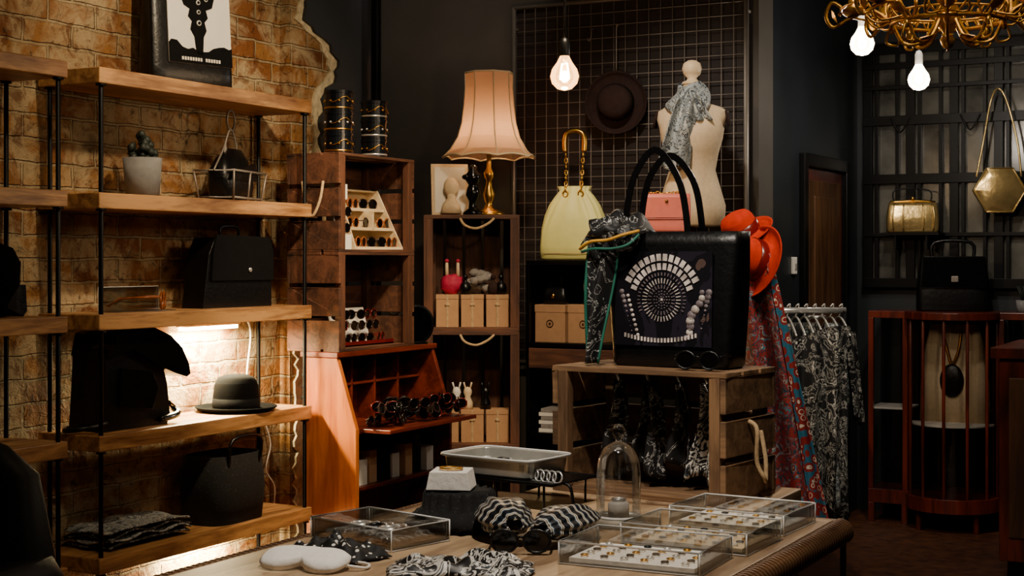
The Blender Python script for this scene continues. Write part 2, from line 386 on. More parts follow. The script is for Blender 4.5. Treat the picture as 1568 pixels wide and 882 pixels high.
def chain(b,pts,r,mat,step=.016):
    p=catmull(pts,12); last=None; k=0
    for q in p:
        if last is None or (q-last).length>=step:
            if last is not None:
                d=(q-last).normalized(); side=d.cross(Vector((0,1,0) if k%2 else (1,0,.3)))
                if side.length<.05: side=Vector((1,0,0))
                side.normalize(); c=(q+last)/2
                b.tube([c+d*math.cos(a)*step*.62+side*math.sin(a)*step*.33 for a in [2*math.pi*j/8 for j in range(8)]],r,mat,5,closed=True); k+=1
            last=q

# ---- items on the left shelf unit
XS=-3.6
b=B('printed_tote_bag')
softbag(b,.36,.34,.12,.05,.46,blkleather,6,.004)
b.push(T(0,-.054,.03)@Rx(-4.2))
b.box(-.115,.16,-.012,-.008,.05,.42,white)
def shp(pts,mat,y=-.016): b.ext(pts,y,y+.004,mat)
shp([(.015,.42),(-.035,.42),(-.05,.37),(-.03,.335),(-.06,.30),(-.045,.262),(-.02,.25),(-.028,.222),(-.012,.205),(-.02,.175),(-.004,.15),(.004,.085),(.03,.085),(.036,.15),(.05,.175),(.042,.205),(.058,.222),(.05,.25),(.078,.262),(.09,.30),(.062,.335),(.08,.37),(.07,.42)],blkcloth)
shp([(-.115,.42),(-.115,.33),(-.1,.36),(-.085,.40),(-.06,.42)],blkcloth); shp([(.16,.42),(.16,.31),(.14,.35),(.12,.40),(.1,.42)],blkcloth)
for pz,pr,px_ in ((.345,.01,.015),(.31,.014,.015),(.275,.009,.015),(.29,.008,-.02),(.29,.008,.05),(.24,.008,.015),(.2,.01,.015),(.385,.008,0),(.385,.008,.03)):
    b.push(T(px_,-.018,pz)@Rx(90)); b.lathe([(0,.002),(pr,.002),(pr,0)],white,12); b.lathe([(0,.004),(pr*.6,.004),(pr*.6,0)],blkcloth,12); b.pop()
random.seed(2)
low=[(-.115,.05),(-.115,.12)]
for i in range(12): low.append((-.105+i*.023,.085+.035*abs(math.cos(i*.29))+random.uniform(-.008,.012)))
low+=[(.16,.12),(.16,.05)]
shp(low,blkcloth)
for i in range(15):
    if i!=8: b.box(-.065+i*.0115,-.058+i*.0115,-.019,-.016,.06,.072,white)
b.pop()
b.tube([(-.08,0,.45),(-.08,-.01,.55),(0,-.01,.66),(.08,-.01,.55),(.08,0,.45)],.006,blkleather,sm=5)
b.done((XS-.01,4.28,ZS[0]),math.radians(76))
b=B('potted_succulent'); b.lathe([(0,0),(.058,0),(.067,.135),(.058,.135),(.054,.11),(0,.11)],concrete,36)
random.seed(4)
for i in range(60):
    a=random.uniform(0,6.28); r=random.uniform(0,.048); z=.125+random.uniform(0,.105)*(1-r/.08)
    b.sph((r*math.cos(a),r*math.sin(a),z),(.013,.013,.015),succ,8,.4)
b.done((XS+.02,4.015,ZS[1]),0)
b=B('wire_basket')
W,D=.15,.08
for z in (.012,.11):
    k=.85 if z<.05 else 1
    b.tube([(-W*k,-D*k,z),(W*k,-D*k,z),(W*k,D*k,z),(-W*k,D*k,z)],.004,steel,6,closed=True)
for sx,sy in ((-1,-1),(1,-1),(1,1),(-1,1),(0,-1),(0,1)):
    b.tube([(sx*W*.85,sy*D*.85,0),(sx*W,sy*D,.11)],.004,steel,6)
b.tube([(-.15,0,.11),(-.06,0,.2),(-.05,0,.22),(-.045,0,.2),(-.035,0,.14)],.004,steel,6,sm=4)
b.tube([(-.06,0,.14),(-.05,0,.21),(-.02,0,.26),(0,0,.27),(.02,0,.26),(.05,0,.21),(.06,0,.14)],.004,steel,6,sm=4)
b.tube([(.035*math.cos(a),0,.305+.038*math.sin(a)) for a in [k*math.pi/8 for k in range(16)]],.0045,steel,6,closed=True)
b.done((XS+.02,4.5,ZS[1]),R90+.25)
b=B('black_clutch_bag'); b.push(T(0,0,.008)); b.loft([(0,0,0,.115,.05,4),(0,0,.05,.125,.055,4),(.0,0,.1,.128,.05,4),(.01,0,.15,.11,.035,3),(.03,0,.19,.06,.015,2)],blkleather,32); b.ext([(-.12,.07),(.12,.07),(.1,.14),(-.1,.1)],-.058,-.05,blkleather); b.pop()
b.done((XS+.02,4.5,ZS[1]),R90+.25,bev=.002)
b=B('concrete_pot'); b.lathe([(0,0),(.06,0),(.07,.2),(.06,.2),(.055,.17),(0,.17)],concrete,32); b.done((XS,3.22,ZS[1]))
b=B('acrylic_stand'); b.box(-.15,.15,-.04,.04,0,.004,acr); b.box(-.15,.15,.036,.04,0,.085,acr); b.tube([(-.15,.04,.0),(.15,.04,.0),(.15,.04,.085),(-.15,.04,.085)],.0012,acre,4,closed=True); b.done((XS+.03,3.98,ZS[2]),R90)
b=B('sunglasses'); glasses(b,T(.04,0,.0)@Rz(35),1.25,amberf,M('amber_lens','#2e1c10',.1)); b.done((XS+.09,4.0,ZS[2]+.005),R90)
b=B('black_structured_handbag')
b.ext([(-.21,0),(.2,0),(.195,.2),(.17,.255),(-.14,.26),(-.175,.2)],-.05,.05,blkleather)
b.ext([(-.17,.1),(.2,.1),(.198,.215),(.175,.265),(-.14,.27),(-.16,.2)],-.06,-.05,blkcloth)
b.push(T(.05,-.062,.14)@Rx(90)); b.lathe([(0,.004),(.009,.004),(.009,0)],silver,16); b.pop()
b.tube([(-.05,0,.26),(-.045,0,.3),(.05,0,.3),(.06,0,.26)],.006,blkleather,sm=4)
b.done((XS+.01,4.50,ZS[2]),R90,bev=.006)
b=B('black_cap'); b.loft([(0,0,0,.05,.05,2),(0,0,.05,.06,.07,2),(0,0,.1,.09,.1,2),(0,0,.17,.095,.1,2),(0,0,.215,.07,.08,2),(0,0,.235,.02,.03,2)],blkfelt,30); b.ext([(.03,.03),(.1,.0),(.115,.02),(.11,.1),(.06,.1)],-.05,.05,blkleather); b.done((XS,3.34,ZS[2]),R90,bev=.003)
b=B('black_saddle_bag')
b.ext([(-.17,0),(.15,0),(.165,.03),(.15,.14),(.12,.23),(.04,.30),(-.1,.31),(-.15,.27),(-.16,.12)],-.075,.075,blkleather)
b.ext([(-.15,.25),(-.13,.325),(-.05,.345),(.06,.34),(.14,.31),(.2,.265),(.238,.205),(.245,.17),(.225,.16),(.17,.175),(.1,.2),(.02,.24),(-.05,.27)],-.1,.085,blkgloss)
b.ext([(-.1,.08),(.06,.06),(.09,.13),(.06,.19),(-.09,.21)],-.088,-.07,blkgloss)
b.tube([(-.15,-.075,.03),(-.22,-.06,.02),(-.26,0,.012),(-.2,.05,.012)],.009,blkleather,sm=4)
b.tube([(.1,-.085,.02),(.19,-.085,.03),(.21,-.05,.05),(.17,-.06,.07)],.012,blkgloss,sm=4)
b.done((XS+.0,3.93,ZS[3]),R90,bev=.014)
b=B('black_bowler_hat'); hat(b,.155,.135,blkfelt,blkcloth,.012); b.done((-3.59,4.545,ZS[3]+.004))
b=B('folded_scarves')
for k in range(4):
    b.sheet(lambda u,v,k=k:(-.2+.4*u+.01*math.sin(9*v+k),-.1+.2*v,.012+.016*k+.008*math.sin(14*u+k*2)*math.sin(6*v+k)+.01*(1-abs(2*u-1)**6)),24,14,[paisley,scarfGr,paisley,scarfGr][k])
b.done((XS,3.97,ZS[4]),R90,sol=.006)
b=B('black_woven_basket'); b.loft([(0,0,0,.15,.1,4),(0,0,.12,.16,.11,4),(0,0,.25,.15,.1,4),(0,0,.25,.14,.09,4),(0,0,.05,.12,.08,4)],tweed,32); b.tube([(-.09,-.1,.22),(-.08,-.11,.31),(.08,-.11,.31),(.09,-.1,.22)],.007,blkleather,sm=4); b.done((-3.585,4.46,ZS[4]),R90)
b=B('black_armchair'); chm=M('armchair_leather','#070707',.6,var=.3,ns=40,bp=.2,spec=.2)
b.loft([(0,0,.12,.25,.3,4),(0,0,.4,.27,.32,4),(0,0,.44,.25,.3,4)],chm,36)
b.loft([(-.0,.24,.3,.30,.09,4),(0,.26,.6,.29,.08,4),(0,.28,.8,.24,.06,3),(0,.28,.87,.15,.04,2.5),(0,.28,.89,.08,.03,2)],chm,36)
for sx in (-1,1): b.loft([(sx*.26,0,.12,.06,.3,4),(sx*.27,0,.55,.07,.31,4),(sx*.27,0,.6,.05,.28,4)],chm,30)
for sx in (-.22,.22):
    for sy in (-.25,.25): b.cyl((sx,sy,0),(sx,sy,.13),.02,mahog)
b.done((-3.06,2.50,0),math.radians(8))

# ---------------- crates
def crate(b,w,d,h,mx,vert=False,handle=None,t=.011,mv=None):
    mv=mv or mx
    hw,hd=w/2,d/2
    if not vert:
        for z0,z1 in ((0,t),(h-t,h)):
            n=3; g=.012; sw=(d-g*(n-1))/n
            for i in range(n): b.box(-hw,hw,-hd+i*(sw+g),-hd+i*(sw+g)+sw,z0,z1,mx)
        n=3; g=.018; sw=(h-2*t-g*(n-1))/n
        for i in range(n):
            b.box(-hw,hw,hd-t,hd,t+i*(sw+g),t+i*(sw+g)+sw,mx)
            for sx in (-1,1): b.box(sx*hw-(t+.004 if sx>0 else 0),sx*hw+(0 if sx>0 else t+.004),-hd,hd-t,t+i*(sw+g),t+i*(sw+g)+sw,mx)
        for sx in (-1,1):
            xa=sx*(hw-t-.004); xb=sx*(hw-t-.034)
            for y in (-hd,hd-t-.03): b.box(min(xa,xb),max(xa,xb),y,y+.03,t,h-t,mv)
    else:
        n=5; g=.014; sw=(w-g*(n-1))/n
        for i in range(n): b.box(-hw+i*(sw+g),-hw+i*(sw+g)+sw,hd-t,hd,0,h,mv)
        n=3; g=.014; sw=(d-t-g*(n-1))/n
        for i in range(n):
            for sx in (-1,1): b.box(min(sx*hw,sx*(hw-t)),max(sx*hw,sx*(hw-t)),-hd+i*(sw+g),-hd+i*(sw+g)+sw,0,h,mv)
        for z0 in (0,h-.016):
            for i in range(n): b.box(-hw+t,hw-t,-hd+i*(sw+g),-hd+i*(sw+g)+sw,z0,z0+.016,mx)
        for sx in (-1,1):
            for y in (-hd,hd-t-.03): b.box(min(sx*(hw-t),sx*(hw-t-.03)),max(sx*(hw-t),sx*(hw-t-.03)),y,y+.03,.016,h-.016,mv)
TX,TY=-3.475,5.16
for k,(z,nm) in enumerate(((.985,'wooden_crate'),(1.378,'wooden_crate'))):
    b=B(nm); crate(b,.56,.25,.393,crate_x,mv=pine_z)
    b.tube([(-.281,-.05,.28),(-.305,-.05,.2),(-.315,-.02,.14),(-.305,.02,.2),(-.281,.05,.28)] if k else [(.281,-.06,.24),(.31,-.06,.2),(.32,0,.12),(.281,.05,.2)],.006,rope,sm=4)
    b.done((TX,TY,z),R90,bev=.002)
b=B('round_mirror'); b.push(T(0,0,.085)@Rx(90)@S(1,1.05,1)); b.lathe([(0,.004),(.072,.004)],mirror,32); b.lathe([(.07,.004),(.08,.006),(.082,-.006),(0,-.006)],blk,32); b.pop(); b.box(-.04,.04,-.02,.03,0,.01,blk); b.done((-3.385,5.52,.985),TH+.55)
b=B('tin_tower'); tinm=M('tin_enamel','#0b1018',.3,.3,var=.3)
def tins(x,y,n,r,h):
    for i in range(n):
        b.push(T(x,y,i*h)); b.lathe([(0,0),(r,0),(r,h-.012),(r+.003,h-.012),(r+.003,h-.001),(0,h-.001)],tinm,30,smooth=False)
        b.lathe([(r+.001,.012),(r+.0025,.013),(r+.0025,.018),(r+.001,.019)],gold if x<0 else silver,30)
        for a in range(10):
            an=a*.63; b.sph((math.cos(an)*(r+.002),math.sin(an)*(r+.002),h*.5),.005,gold if i!=1 else silver,6)
        b.tube([(math.cos(a)*(r+.006),math.sin(a)*(r+.006),h*.75-.03*abs(math.sin(a*1.5))) for a in [-3+.25*k for k in range(14)]],.002,gold,5)
        b.pop()
tins(-.13,0,3,.056,.086); tins(.13,0,3,.053,.08)
b.done((TX+.02,TY+.0,1.771),R90)
b=B('sunglasses_display_stand')
b.ext([(-.18,0),(.18,0),(.14,.25),(-.16,.25)],.07,.078,ply)
for z,y in ((.0,-.09),(.08,-.05),(.16,-.01)):
    w=.178-.035*z/.24
    b.box(-w,w,y,.07,z,z+.007,ply); b.box(-w,w,y-.006,y,z,z+.012,ply)
b.box(-.14,.13,.02,.07,.243,.25,ply)
for x0,x1 in ((-.18,-.16),(.18,.14)):
    b.add([(x0,-.095,0),(x0,.078,0),(x1,.078,.25),(x1,.01,.25),(x0-.007*(1 if x0>0 else -1),-.095,0),(x0-.007*(1 if x0>0 else -1),.078,0),(x1-.007*(1 if x0>0 else -1),.078,.25),(x1-.007*(1 if x0>0 else -1),.01,.25)],[(0,1,2,3),(7,6,5,4),(0,3,7,4),(3,2,6,7),(0,4,5,1),(1,5,6,2)],ply)
b.box(-.003,.003,-.06,.07,.087,.16,ply)
for z,y,n in ((.008,-.075,3),(.088,-.035,3),(.168,.005,2)):
    for i in range(n): glasses(b,T(-.115*(n-1)/2+.115*i,y,z)@Rz(random.uniform(-15,15)),.9,framem if i%2 else amberf)
b.done((TX,TY+.065,1.378+.011),R90)
b=B('small_white_box'); b.box(-.05,.045,-.04,.04,0,.06,white); b.box(-.03,.03,-.03,.03,.2,.26,white); b.box(-.032,.032,0,.03,.06,.2,white); glasses(b,T(0,-.03,.065),.8); glasses(b,T(0,-.035,.13),.8); b.done((TX+.06,TY-.2,1.389),R90,bev=.001)
b=B('sunglasses_tray')
b.box(-.16,.2,-.06,-.054,0,.02,redframe); b.box(-.16,.2,-.06,.05,0,.006,redframe)
b.push(T(.03,.03,.006)@Rx(-15)); b.box(-.13,.13,0,.006,0,.15,white); b.pop()
for z,y in ((.01,-.04),(.06,.0),(.105,.01)):
    for i in range(3): glasses(b,T(-.09+.11*i,y,z)@Rz(random.uniform(-20,20)),.8,redframe if (i+int(z*100))%3==0 else None)
b.done((TX,TY+.02,.996),R90)
b=B('secretary_bureau')
side=[(-3.52,.0),(-3.48,.0),(-3.46,.12),(-3.32,.12),(-3.3,.0),(-3.27,.0),(-3.27,.685),(-3.36,.963),(-3.52,.963)]
b.ext(side,4.88,4.902,bure); b.ext(side,5.60,5.622,bured)
b.box(-3.53,-3.35,4.87,5.63,.963,.985,bured)
b.box(-3.52,-3.505,4.9,5.6,.12,.963,bured)
b.box(-3.505,-3.27,4.902,5.6,.665,.69,bured)
b.box(-3.27,-3.13,4.91,5.59,.672,.688,bured)
for y in (5.07,5.24,5.42): b.box(-3.505,-3.42,y,y+.012,.69,.963,bured)
b.box(-3.505,-3.42,4.902,5.6,.84,.85,bured)
b.box(-3.505,-3.28,4.902,5.6,.22,.24,bured); b.box(-3.505,-3.28,4.902,5.6,.44,.455,bured)
b.done(bev=.003)
b=B('sunglasses_pile')
random.seed(11)
for i in range(32):
    glasses(b,T(-.31+.62*((i*7)%32)/31,random.uniform(-.10,.07),.003+.026*(i%3))@Rz(random.uniform(-50,50))@Rx(random.uniform(-25,5)),.95,[framem,blkleather,redframe,brown][i%4],None,True)
b.done((-3.25,5.25,.69),R90)
b=B('jewellery_boxes')
for i in range(7): b.box(-.3+i*.085,-.3+i*.085+.055,-.05+.01*(i%2),.05,0,.1+.03*(i%3),[white,kraft,blkleather][i%3])
b.done((-3.35,5.25,.455),R90,bev=.002)

cx,cy=-3.341,5.927
for k in range(3):
    b=B('wooden_crate'); crate(b,.425,.3,.515,crate_x,True,mv=pine_z)
    if k: b.tube([(-.05,-.15,.5),(-.03,-.165,.47),(.02,-.17,.455),(.07,-.165,.475),(.1,-.15,.5)],.006,rope,sm=4)
    b.done((cx,cy,k*.5155),TH,bev=.002)
def loc2(x,y,z):
    return (cx+x*math.cos(TH)-y*math.sin(TH),cy+x*math.sin(TH)+y*math.cos(TH),z)
for k,z in ((0,1.031+.016),(1,.5155+.016)):
    b=B('kraft_gift_boxes')
    for i in range(3):
        x=-.16+i*.112; b.box(x,x+.1,-.07,.04,0,.14,kraft); b.box(x-.001,x+.101,-.072,.041,.125,.145,kraft)
        b.box(x+.045,x+.055,-.0735,-.0715,0,.145,rope); b.sph((x+.05,-.073,.1),(.012,.004,.008),rope,8)
    b.done(loc2(0,-.02,z),TH,bev=.002)
zt=1.047+.145
b=B('magenta_plush_purse'); b.sph((0,0,.045),(.055,.035,.045),magenta,18,.25)
for sx in (-.025,.025): b.cyl((sx,0,.08),(sx,0,.15),.009,cream,.006); b.sph((sx,0,.15),.01,magenta,8)
b.done(loc2(-.09,-.02,zt),TH)
b=B('ruffled_ornament')
for i in range(13): b.sph((.038*math.cos(i*.7),.02*math.sin(i*.7),.03+.006*i),(.026,.02,.018),grey,10,.4)
b.done(loc2(.03,-.02,zt-.005),TH)
b=B('perfume_bottles')
for i,x in enumerate((-.04,.085,.12)): b.push(T(x,-.03,0)); b.lathe([(0,0),(.022,0),(.026,.03),(.02,.05),(.007,.058),(.007,.07),(.012,.072),(.01,.088),(0,.09)],blkleather if i!=1 else brown,18); b.pop()
b.done(loc2(.01,-.03,zt),TH)
b=B('ceramic_figurines'); z2=.5315+.145
for x,m_ in ((-.05,white),(.0,cream),(.08,blkleather)):
    b.push(T(x,0,0)); b.lathe([(0,0),(.025,0),(.022,.03),(.012,.055),(.02,.075),(.014,.095),(0,.1)],m_,18); b.tube([(.01,0,.09),(.018,0,.12)],.004,m_); b.tube([(-.01,0,.09),(-.018,0,.12)],.004,m_); b.pop()
b.done(loc2(-.02,-.04,z2),TH)
zl=1.5465
b=B('table_lamp')
b.lathe([(0,0),(.07,0),(.072,.012),(.05,.022),(.025,.035),(.015,.055),(.024,.075),(.028,.1),(.016,.13),(.012,.16),(.022,.175),(.024,.195),(.012,.215),(.01,.28),(.018,.29),(.018,.31),(0,.31)],gold,28)
prof=[(.212,.262),(.175,.298),(.142,.355),(.124,.42),(.114,.50),(.108,.58),(.109,.645)]
def shring(r,z,n=8,sub=4):
    out=[]
    for k in range(n):
        for j in range(sub):
            a0=2*math.pi*k/n; a1=2*math.pi*(k+1)/n; t=j/sub
            p=Vector((math.cos(a0),math.sin(a0),0)).lerp(Vector((math.cos(a1),math.sin(a1),0)),t)
            dz=.012*math.sin(math.pi*t)*(1 if z<.27 else 0)
            out.append((p.x*r,p.y*r,z+dz))
    return out
allr=[shring(r,z) for r,z in prof]; n=32; vs=[p for q in allr for p in q]
b.add(vs,[(k*n+i,k*n+(i+1)%n,(k+1)*n+(i+1)%n,(k+1)*n+i) for k in range(len(prof)-1) for i in range(n)],mshade,False)
for k in range(8):
    a=2*math.pi*k/8; b.tube([(r*math.cos(a)*1.005,r*math.sin(a)*1.005,z) for r,z in prof],.003,cream,5)
b.tube(allr[0],.005,cream,6,closed=True); b.tube(allr[-1],.005,cream,6,closed=True)
b.sph((0,0,.36),(.03,.03,.042),emis('lamp_bulb','#ffd9a0',30),14)
b.cyl((0,0,.30),(0,0,.33),.014,brass)
b.done(loc2(.075,0,zl),TH+.2)
b=B('black_figurine'); b.lathe([(0,0),(.045,0),(.045,.014),(.022,.03),(.018,.06),(.034,.09),(.028,.12),(.02,.135),(.034,.155),(.036,.18),(.018,.2),(.02,.215),(.01,.225),(0,.226)],blkgloss,20)
b.sph((-.028,-.012,.17),(.022,.014,.014),blkgloss,10); b.done(loc2(.005,-.09,zl),TH)
b=B('framed_portrait'); b.push(Rx(-8)); b.box(-.085,.085,0,.012,0,.24,cream); b.box(-.07,.07,-.003,0,.015,.225,white); b.pop()
b.sph((0,-.02,.13),(.035,.022,.045),cream,18); b.loft([(0,-.02,.012,.05,.025,2),(0,-.02,.05,.04,.022,2),(0,-.02,.08,.018,.014,2),(0,-.02,.1,.02,.016,2)],cream,20)
b.done(loc2(-.10,.02,zl),TH+.2)

b=B('low_shelf_unit')
b.box(-3.12,-2.55,6.03,6.34,1.325,1.345,blk); b.box(-3.12,-2.55,6.03,6.34,.955,.975,blk); b.box(-3.12,-2.55,6.03,6.045,.86,.95,crate_x)
b.box(-3.12,-2.55,6.03,6.34,.55,.57,blk); b.box(-3.12,-3.105,6.03,6.34,0,1.325,blk); b.box(-2.565,-2.55,6.03,6.34,0,1.325,blk); b.box(-3.105,-2.565,6.32,6.34,0,1.325,blk)
b.done(bev=.002)
def kbox(x0,x1):
    b=B('kraft_box'); b.box(x0,x1,6.07,6.22,.975,1.14,kraft); b.box(x0-.002,x1+.002,6.068,6.222,1.11,1.145,kraft)
    b.push(T((x0+x1)/2,6.068,1.06)@Rx(90)); b.lathe([(.018,0),(.018,.002),(.014,.002),(.014,0)],doorw,18); b.lathe([(.006,0),(.006,.002),(0,.002)],doorw,10); b.pop(); b.done(bev=.002)
kbox(-3.095,-2.945); kbox(-2.93,-2.78)
b=B('black_mini_handbag'); softbag(b,.12,.09,.05,.02,.08,blkleather); b.tube([(-.03,0,.075),(-.025,0,.13),(.025,0,.13),(.03,0,.075)],.004,blkleather,sm=4); b.cyl((0,-.03,.04),(0,-.034,.04),.01,gold); b.done((-3.02,6.13,1.145))
b=B('glass_ring_ornament'); b.tube([(.025*math.cos(a),0,.085+.045*math.sin(a)) for a in [k*.4488 for k in range(14)]],.007,silver,8,closed=True); b.lathe([(0,0),(.035,0),(.03,.02),(.008,.035),(0,.04)],glass,20); b.sph((0,0,.02),.014,cream); b.done((-2.85,6.13,1.145))
b=B('stacked_books')
for i in range(6): b.box(-.1+.01*(i%2),.1,-.08,.08,i*.018,i*.018+.016,[white,grey][i%2])
b.done((-2.98,6.15,.57),.1)
b=B('yellow_bucket_bag')
rs=[]
for z,rx,ry,n in ((0,.14,.055,5),(.01,.153,.065,5),(.06,.155,.07,4.5),(.14,.147,.07,4),(.2,.132,.062,3),(.25,.110,.05,2.6),(.29,.083,.038,2.2),(.315,.063,.028,2.2),(.335,.074,.02,2)): rs.append((0,0,z,rx,ry,n))
seg=64; vs=[];fs=[]
for (c0,c1,z,rx,ry,n) in rs:
    for i in range(seg):
        a=2*math.pi*i/seg; c=math.cos(a); q=math.sin(a); k=1+.10*math.sin(a*14)*max(0,(z-.1)/.235)
        vs.append((math.copysign(abs(c)**(2/n),c)*rx*k,math.copysign(abs(q)**(2/n),q)*ry*k,z))
for k in range(len(rs)-1):
    for i in range(seg): j=(i+1)%seg; fs.append((k*seg+i,k*seg+j,(k+1)*seg+j,(k+1)*seg+i))
fs.append(tuple(range(seg))); b.add(vs,fs,yellow,True)
for sx in (-1,1):
    b.tube([(sx*.035+.012*math.cos(a),-.035,.3+.014*math.sin(a)) for a in [k*.6283 for k in range(10)]],.004,gold,6,closed=True)
    chain(b,[(sx*.035,-.03,.31),(sx*.037,-.01,.4),(sx*.04,0,.5)],.0035,gold,.02)
b.tube([(-.043,0,.49),(-.045,0,.54),(-.035,0,.575),(0,0,.587),(.035,0,.575),(.045,0,.54),(.043,0,.49)],.013,gold,10,sm=5)
b.tube([(-.14,-.066,.03),(0,-.074,.03),(.14,-.066,.03)],.0015,kraft,5,sm=4)
b.done((-2.935,6.15,1.346),TH*.5)

b=B('wire_grid_panel')
x0,x1,z0,z1,gy=-3.35,-2.19,.86,2.55,6.345
b.box(x0,x1,6.38,6.398,z0,z1,gridback)
n=int((x1-x0)/.058)
for i in range(n+1): x=x0+(x1-x0)*i/n; b.cyl((x,gy,z0),(x,gy,z1),.002,gridst,seg=5)
n=int((z1-z0)/.058)
for i in range(n+1): z=z0+(z1-z0)*i/n; b.cyl((x0,gy+.004,z),(x1,gy+.004,z),.002,gridst,seg=5)
for a,c in (((x0,z0),(x0,z1)),((x1,z0),(x1,z1)),((x0,z1),(x1,z1)),((x0,z0),(x1,z0))):
    b.cyl((a[0],gy,a[1]),(c[0],gy,c[1]),.012,steel,seg=8)
for sx in (x0,x1):
    for z in (z0+.1,z1-.1): b.cyl((sx,gy,z),(sx,6.398,z),.008,steel,seg=8)
b.done()
b=B('brown_bowler_hat'); b.push(Rx(90)@Rz(0)); hat(b,.145,.1,brown,blkcloth,.02); b.pop()
b.tube([(0,-.0,.14),(0,0,.34),(.008,0,.355),(-.004,.02,.35)],.003,steel,sm=3)
b.done((-2.795,6.30,2.066),math.radians(14))
b=B('wall_hook'); b.tube([(0,0,.06),(0,-.02,.05),(.004,-.03,.02),(-.008,-.03,0),(-.016,-.03,.015)],.003,steel,sm=3); b.done((-2.93,6.338,2.36))
b=B('dress_form')
b.loft([(0,0,0,.125,.085,2.2),(0,0,.01,.138,.1,2.2),(0,0,.09,.142,.105,2.2),(0,.005,.17,.118,.09,2.2),(0,.01,.24,.098,.078,2.1),(0,0,.31,.112,.09,2.1),(0,-.008,.37,.13,.108,2.2),(0,-.002,.42,.137,.098,2.3),(0,.005,.455,.15,.08,2.4),(0,.008,.485,.153,.06,2.2),(0,.008,.505,.12,.052,2.1),(0,.006,.525,.06,.045,2),(0,0,.55,.042,.04,2),(0,0,.6,.037,.037,2)],cream,40)
b.lathe([(0,.6),(.04,.6),(.041,.612),(.025,.618),(.018,.628),(.036,.645),(.042,.668),(.036,.69),(.018,.703),(0,.706)],M('bust_knob','#e2c8a0',.5,var=.1,bp=0),28)
for sx in (-1,1): b.push(T(sx*.147,.006,.455)@Ry(sx*78)); b.lathe([(0,.012),(.035,.01),(.038,0)],brown,24,sy=1.1,sx=1); b.pop()
b.cyl((0,0,-1.45),(0,0,.01),.012,brass)
for k in range(3):
    a=k*2.094+.3; b.tube([(0,0,-1.35),(math.cos(a)*.1,math.sin(a)*.1,-1.42),(math.cos(a)*.22,math.sin(a)*.22,-1.475)],.012,brass,sm=3)
b.done((-2.30,5.97,1.487),TH-.25)
b=B('print_scarf')
def cowl(u,v):
    a=2*math.pi*u; r=.05+.04*v+.010*math.sin(3*a+5*v)
    return (r*math.cos(a)*1.05-.01*v,r*math.sin(a)*.95-.01,.6-.09*v-.012*math.sin(2*a)-.04*v*max(0,-math.sin(a)))
b.sheet(cowl,40,8,scarfGr)
def tail(u,v):
    w=.042+.022*v; return (-.035-.065*v**.8+w*(u-.5)*2*1.1+.02,-.1-.02*math.sin(u*9+2)-.02*math.sin(math.pi*v),.53-.29*v+.01*math.sin(u*12))
b.sheet(tail,16,20,scarfGr)
b.sheet(lambda u,v:(.0+.05*v+.035*(u-.5)*(1+v),-.095-.015*math.sin(u*8),.56-.12*v),12,10,scarfGr)
b.done((-2.30,5.97,1.487),TH-.1,sol=.003)
b=B('display_plinth'); b.box(-2.36,-2.1,5.4,5.75,0,1.44,blkcloth); b.box(-2.37,-2.09,5.39,5.76,1.44,1.457,blk); b.done(bev=.004)
b=B('coral_handbag'); softbag(b,.185,.185,.06,.04,.15,pink,8,.004)
b.box(-.09,.09,-.036,-.031,.05,.135,pink); b.tube([(-.09,-.034,.055),(-.085,-.036,.055),(.085,-.036,.055),(.09,-.034,.055)],.0015,redframe,5)
chain(b,[(-.085,0,.14),(-.05,-.01,.155),(0,0,.15),(.05,-.02,.155),(.085,0,.14)],.0025,gold,.014); b.cyl((0,-.038,.12),(0,-.043,.12),.006,gold)
b.done((-2.225,5.5,1.457),TH-.1)

# ---------------- display table
b=B('display_table')
XL,XR,Y0,Y1=-1.95,-.925,1.75,3.43
b.box(XL+.04,XR-.04,Y0+.04,Y1-.03,.705,.75,tablew)
def roll(p,q):
    P,Q=Vector(p),Vector(q)
    b.tube([P,Q],.028,tabled,14)
    n=int((Q-P).length/.018); d=(Q-P).normalized(); up=Vector((0,0,1)); sd=d.cross(up)
    for i in range(n):
        c=P+(Q-P)*(i+.5)/n
        b.tube([c+(up*math.cos(a)+sd*math.sin(a))*.0285+d*.006*(a-1.2)*1.2 for a in [-.2+.4*k for k in range(8)]],.0035,tabled,5)
roll((XR-.028,Y0,.722),(XR-.028,Y1,.722)); roll((XL+.028,Y1,.722),(XL+.028,Y0,.722))
b.box(XL+.02,XR-.02,Y1-.03,Y1,.7,.748,tabled)
b.box(XL+.1,XR-.1,Y0+.1,Y1-.1,.6,.705,tabled)
for x in (XL+.12,XR-.12):
    for y in (Y0+.12,Y1-.12):
        b.push(T(x,y,0)); b.lathe([(0,0),(.03,0),(.035,.04),(.025,.07),(.032,.12),(.045,.3),(.05,.5),(.035,.54),(.045,.58),(.045,.61),(0,.61)],mahog,20); b.pop()
b.done(bev=.003)
b=B('side_table'); b.box(-1.79,-1.17,3.445,3.83,.715,.75,tablew)
for x in (-1.75,-1.23):
    for y in (3.48,3.77): b.box(x,x+.03,y,y+.03,0,.715,mahog)
b.box(-1.75,-1.2,3.48,3.8,.63,.715,mahog); b.done(bev=.003)
CX,CY=-1.47,3.61; CR=math.radians(-7)
b=B('wooden_crate'); crate(b,.5,.28,.325,crate_l,False,t=.012,mv=crate_lz)
b.tube([(.252,-.02,.2),(.275,-.02,.18),(.27,-.01,.1),(.285,0,.06),(.275,.03,.05),(.27,.04,.1),(.252,.05,.17)],.006,rope,sm=5)
b.done((CX,CY,.75),CR,bev=.002)
CT=1.075
def loc3(x,y,z): return (CX+x*math.cos(CR)-y*math.sin(CR),CY+x*math.sin(CR)+y*math.cos(CR),z)
b=B('large_printed_tote')
softbag(b,.335,.375,.12,.09,.345,blkleather,7,.006,10,56)
b.push(T(0,-.0655,.0)@Rx(1.5*-1))
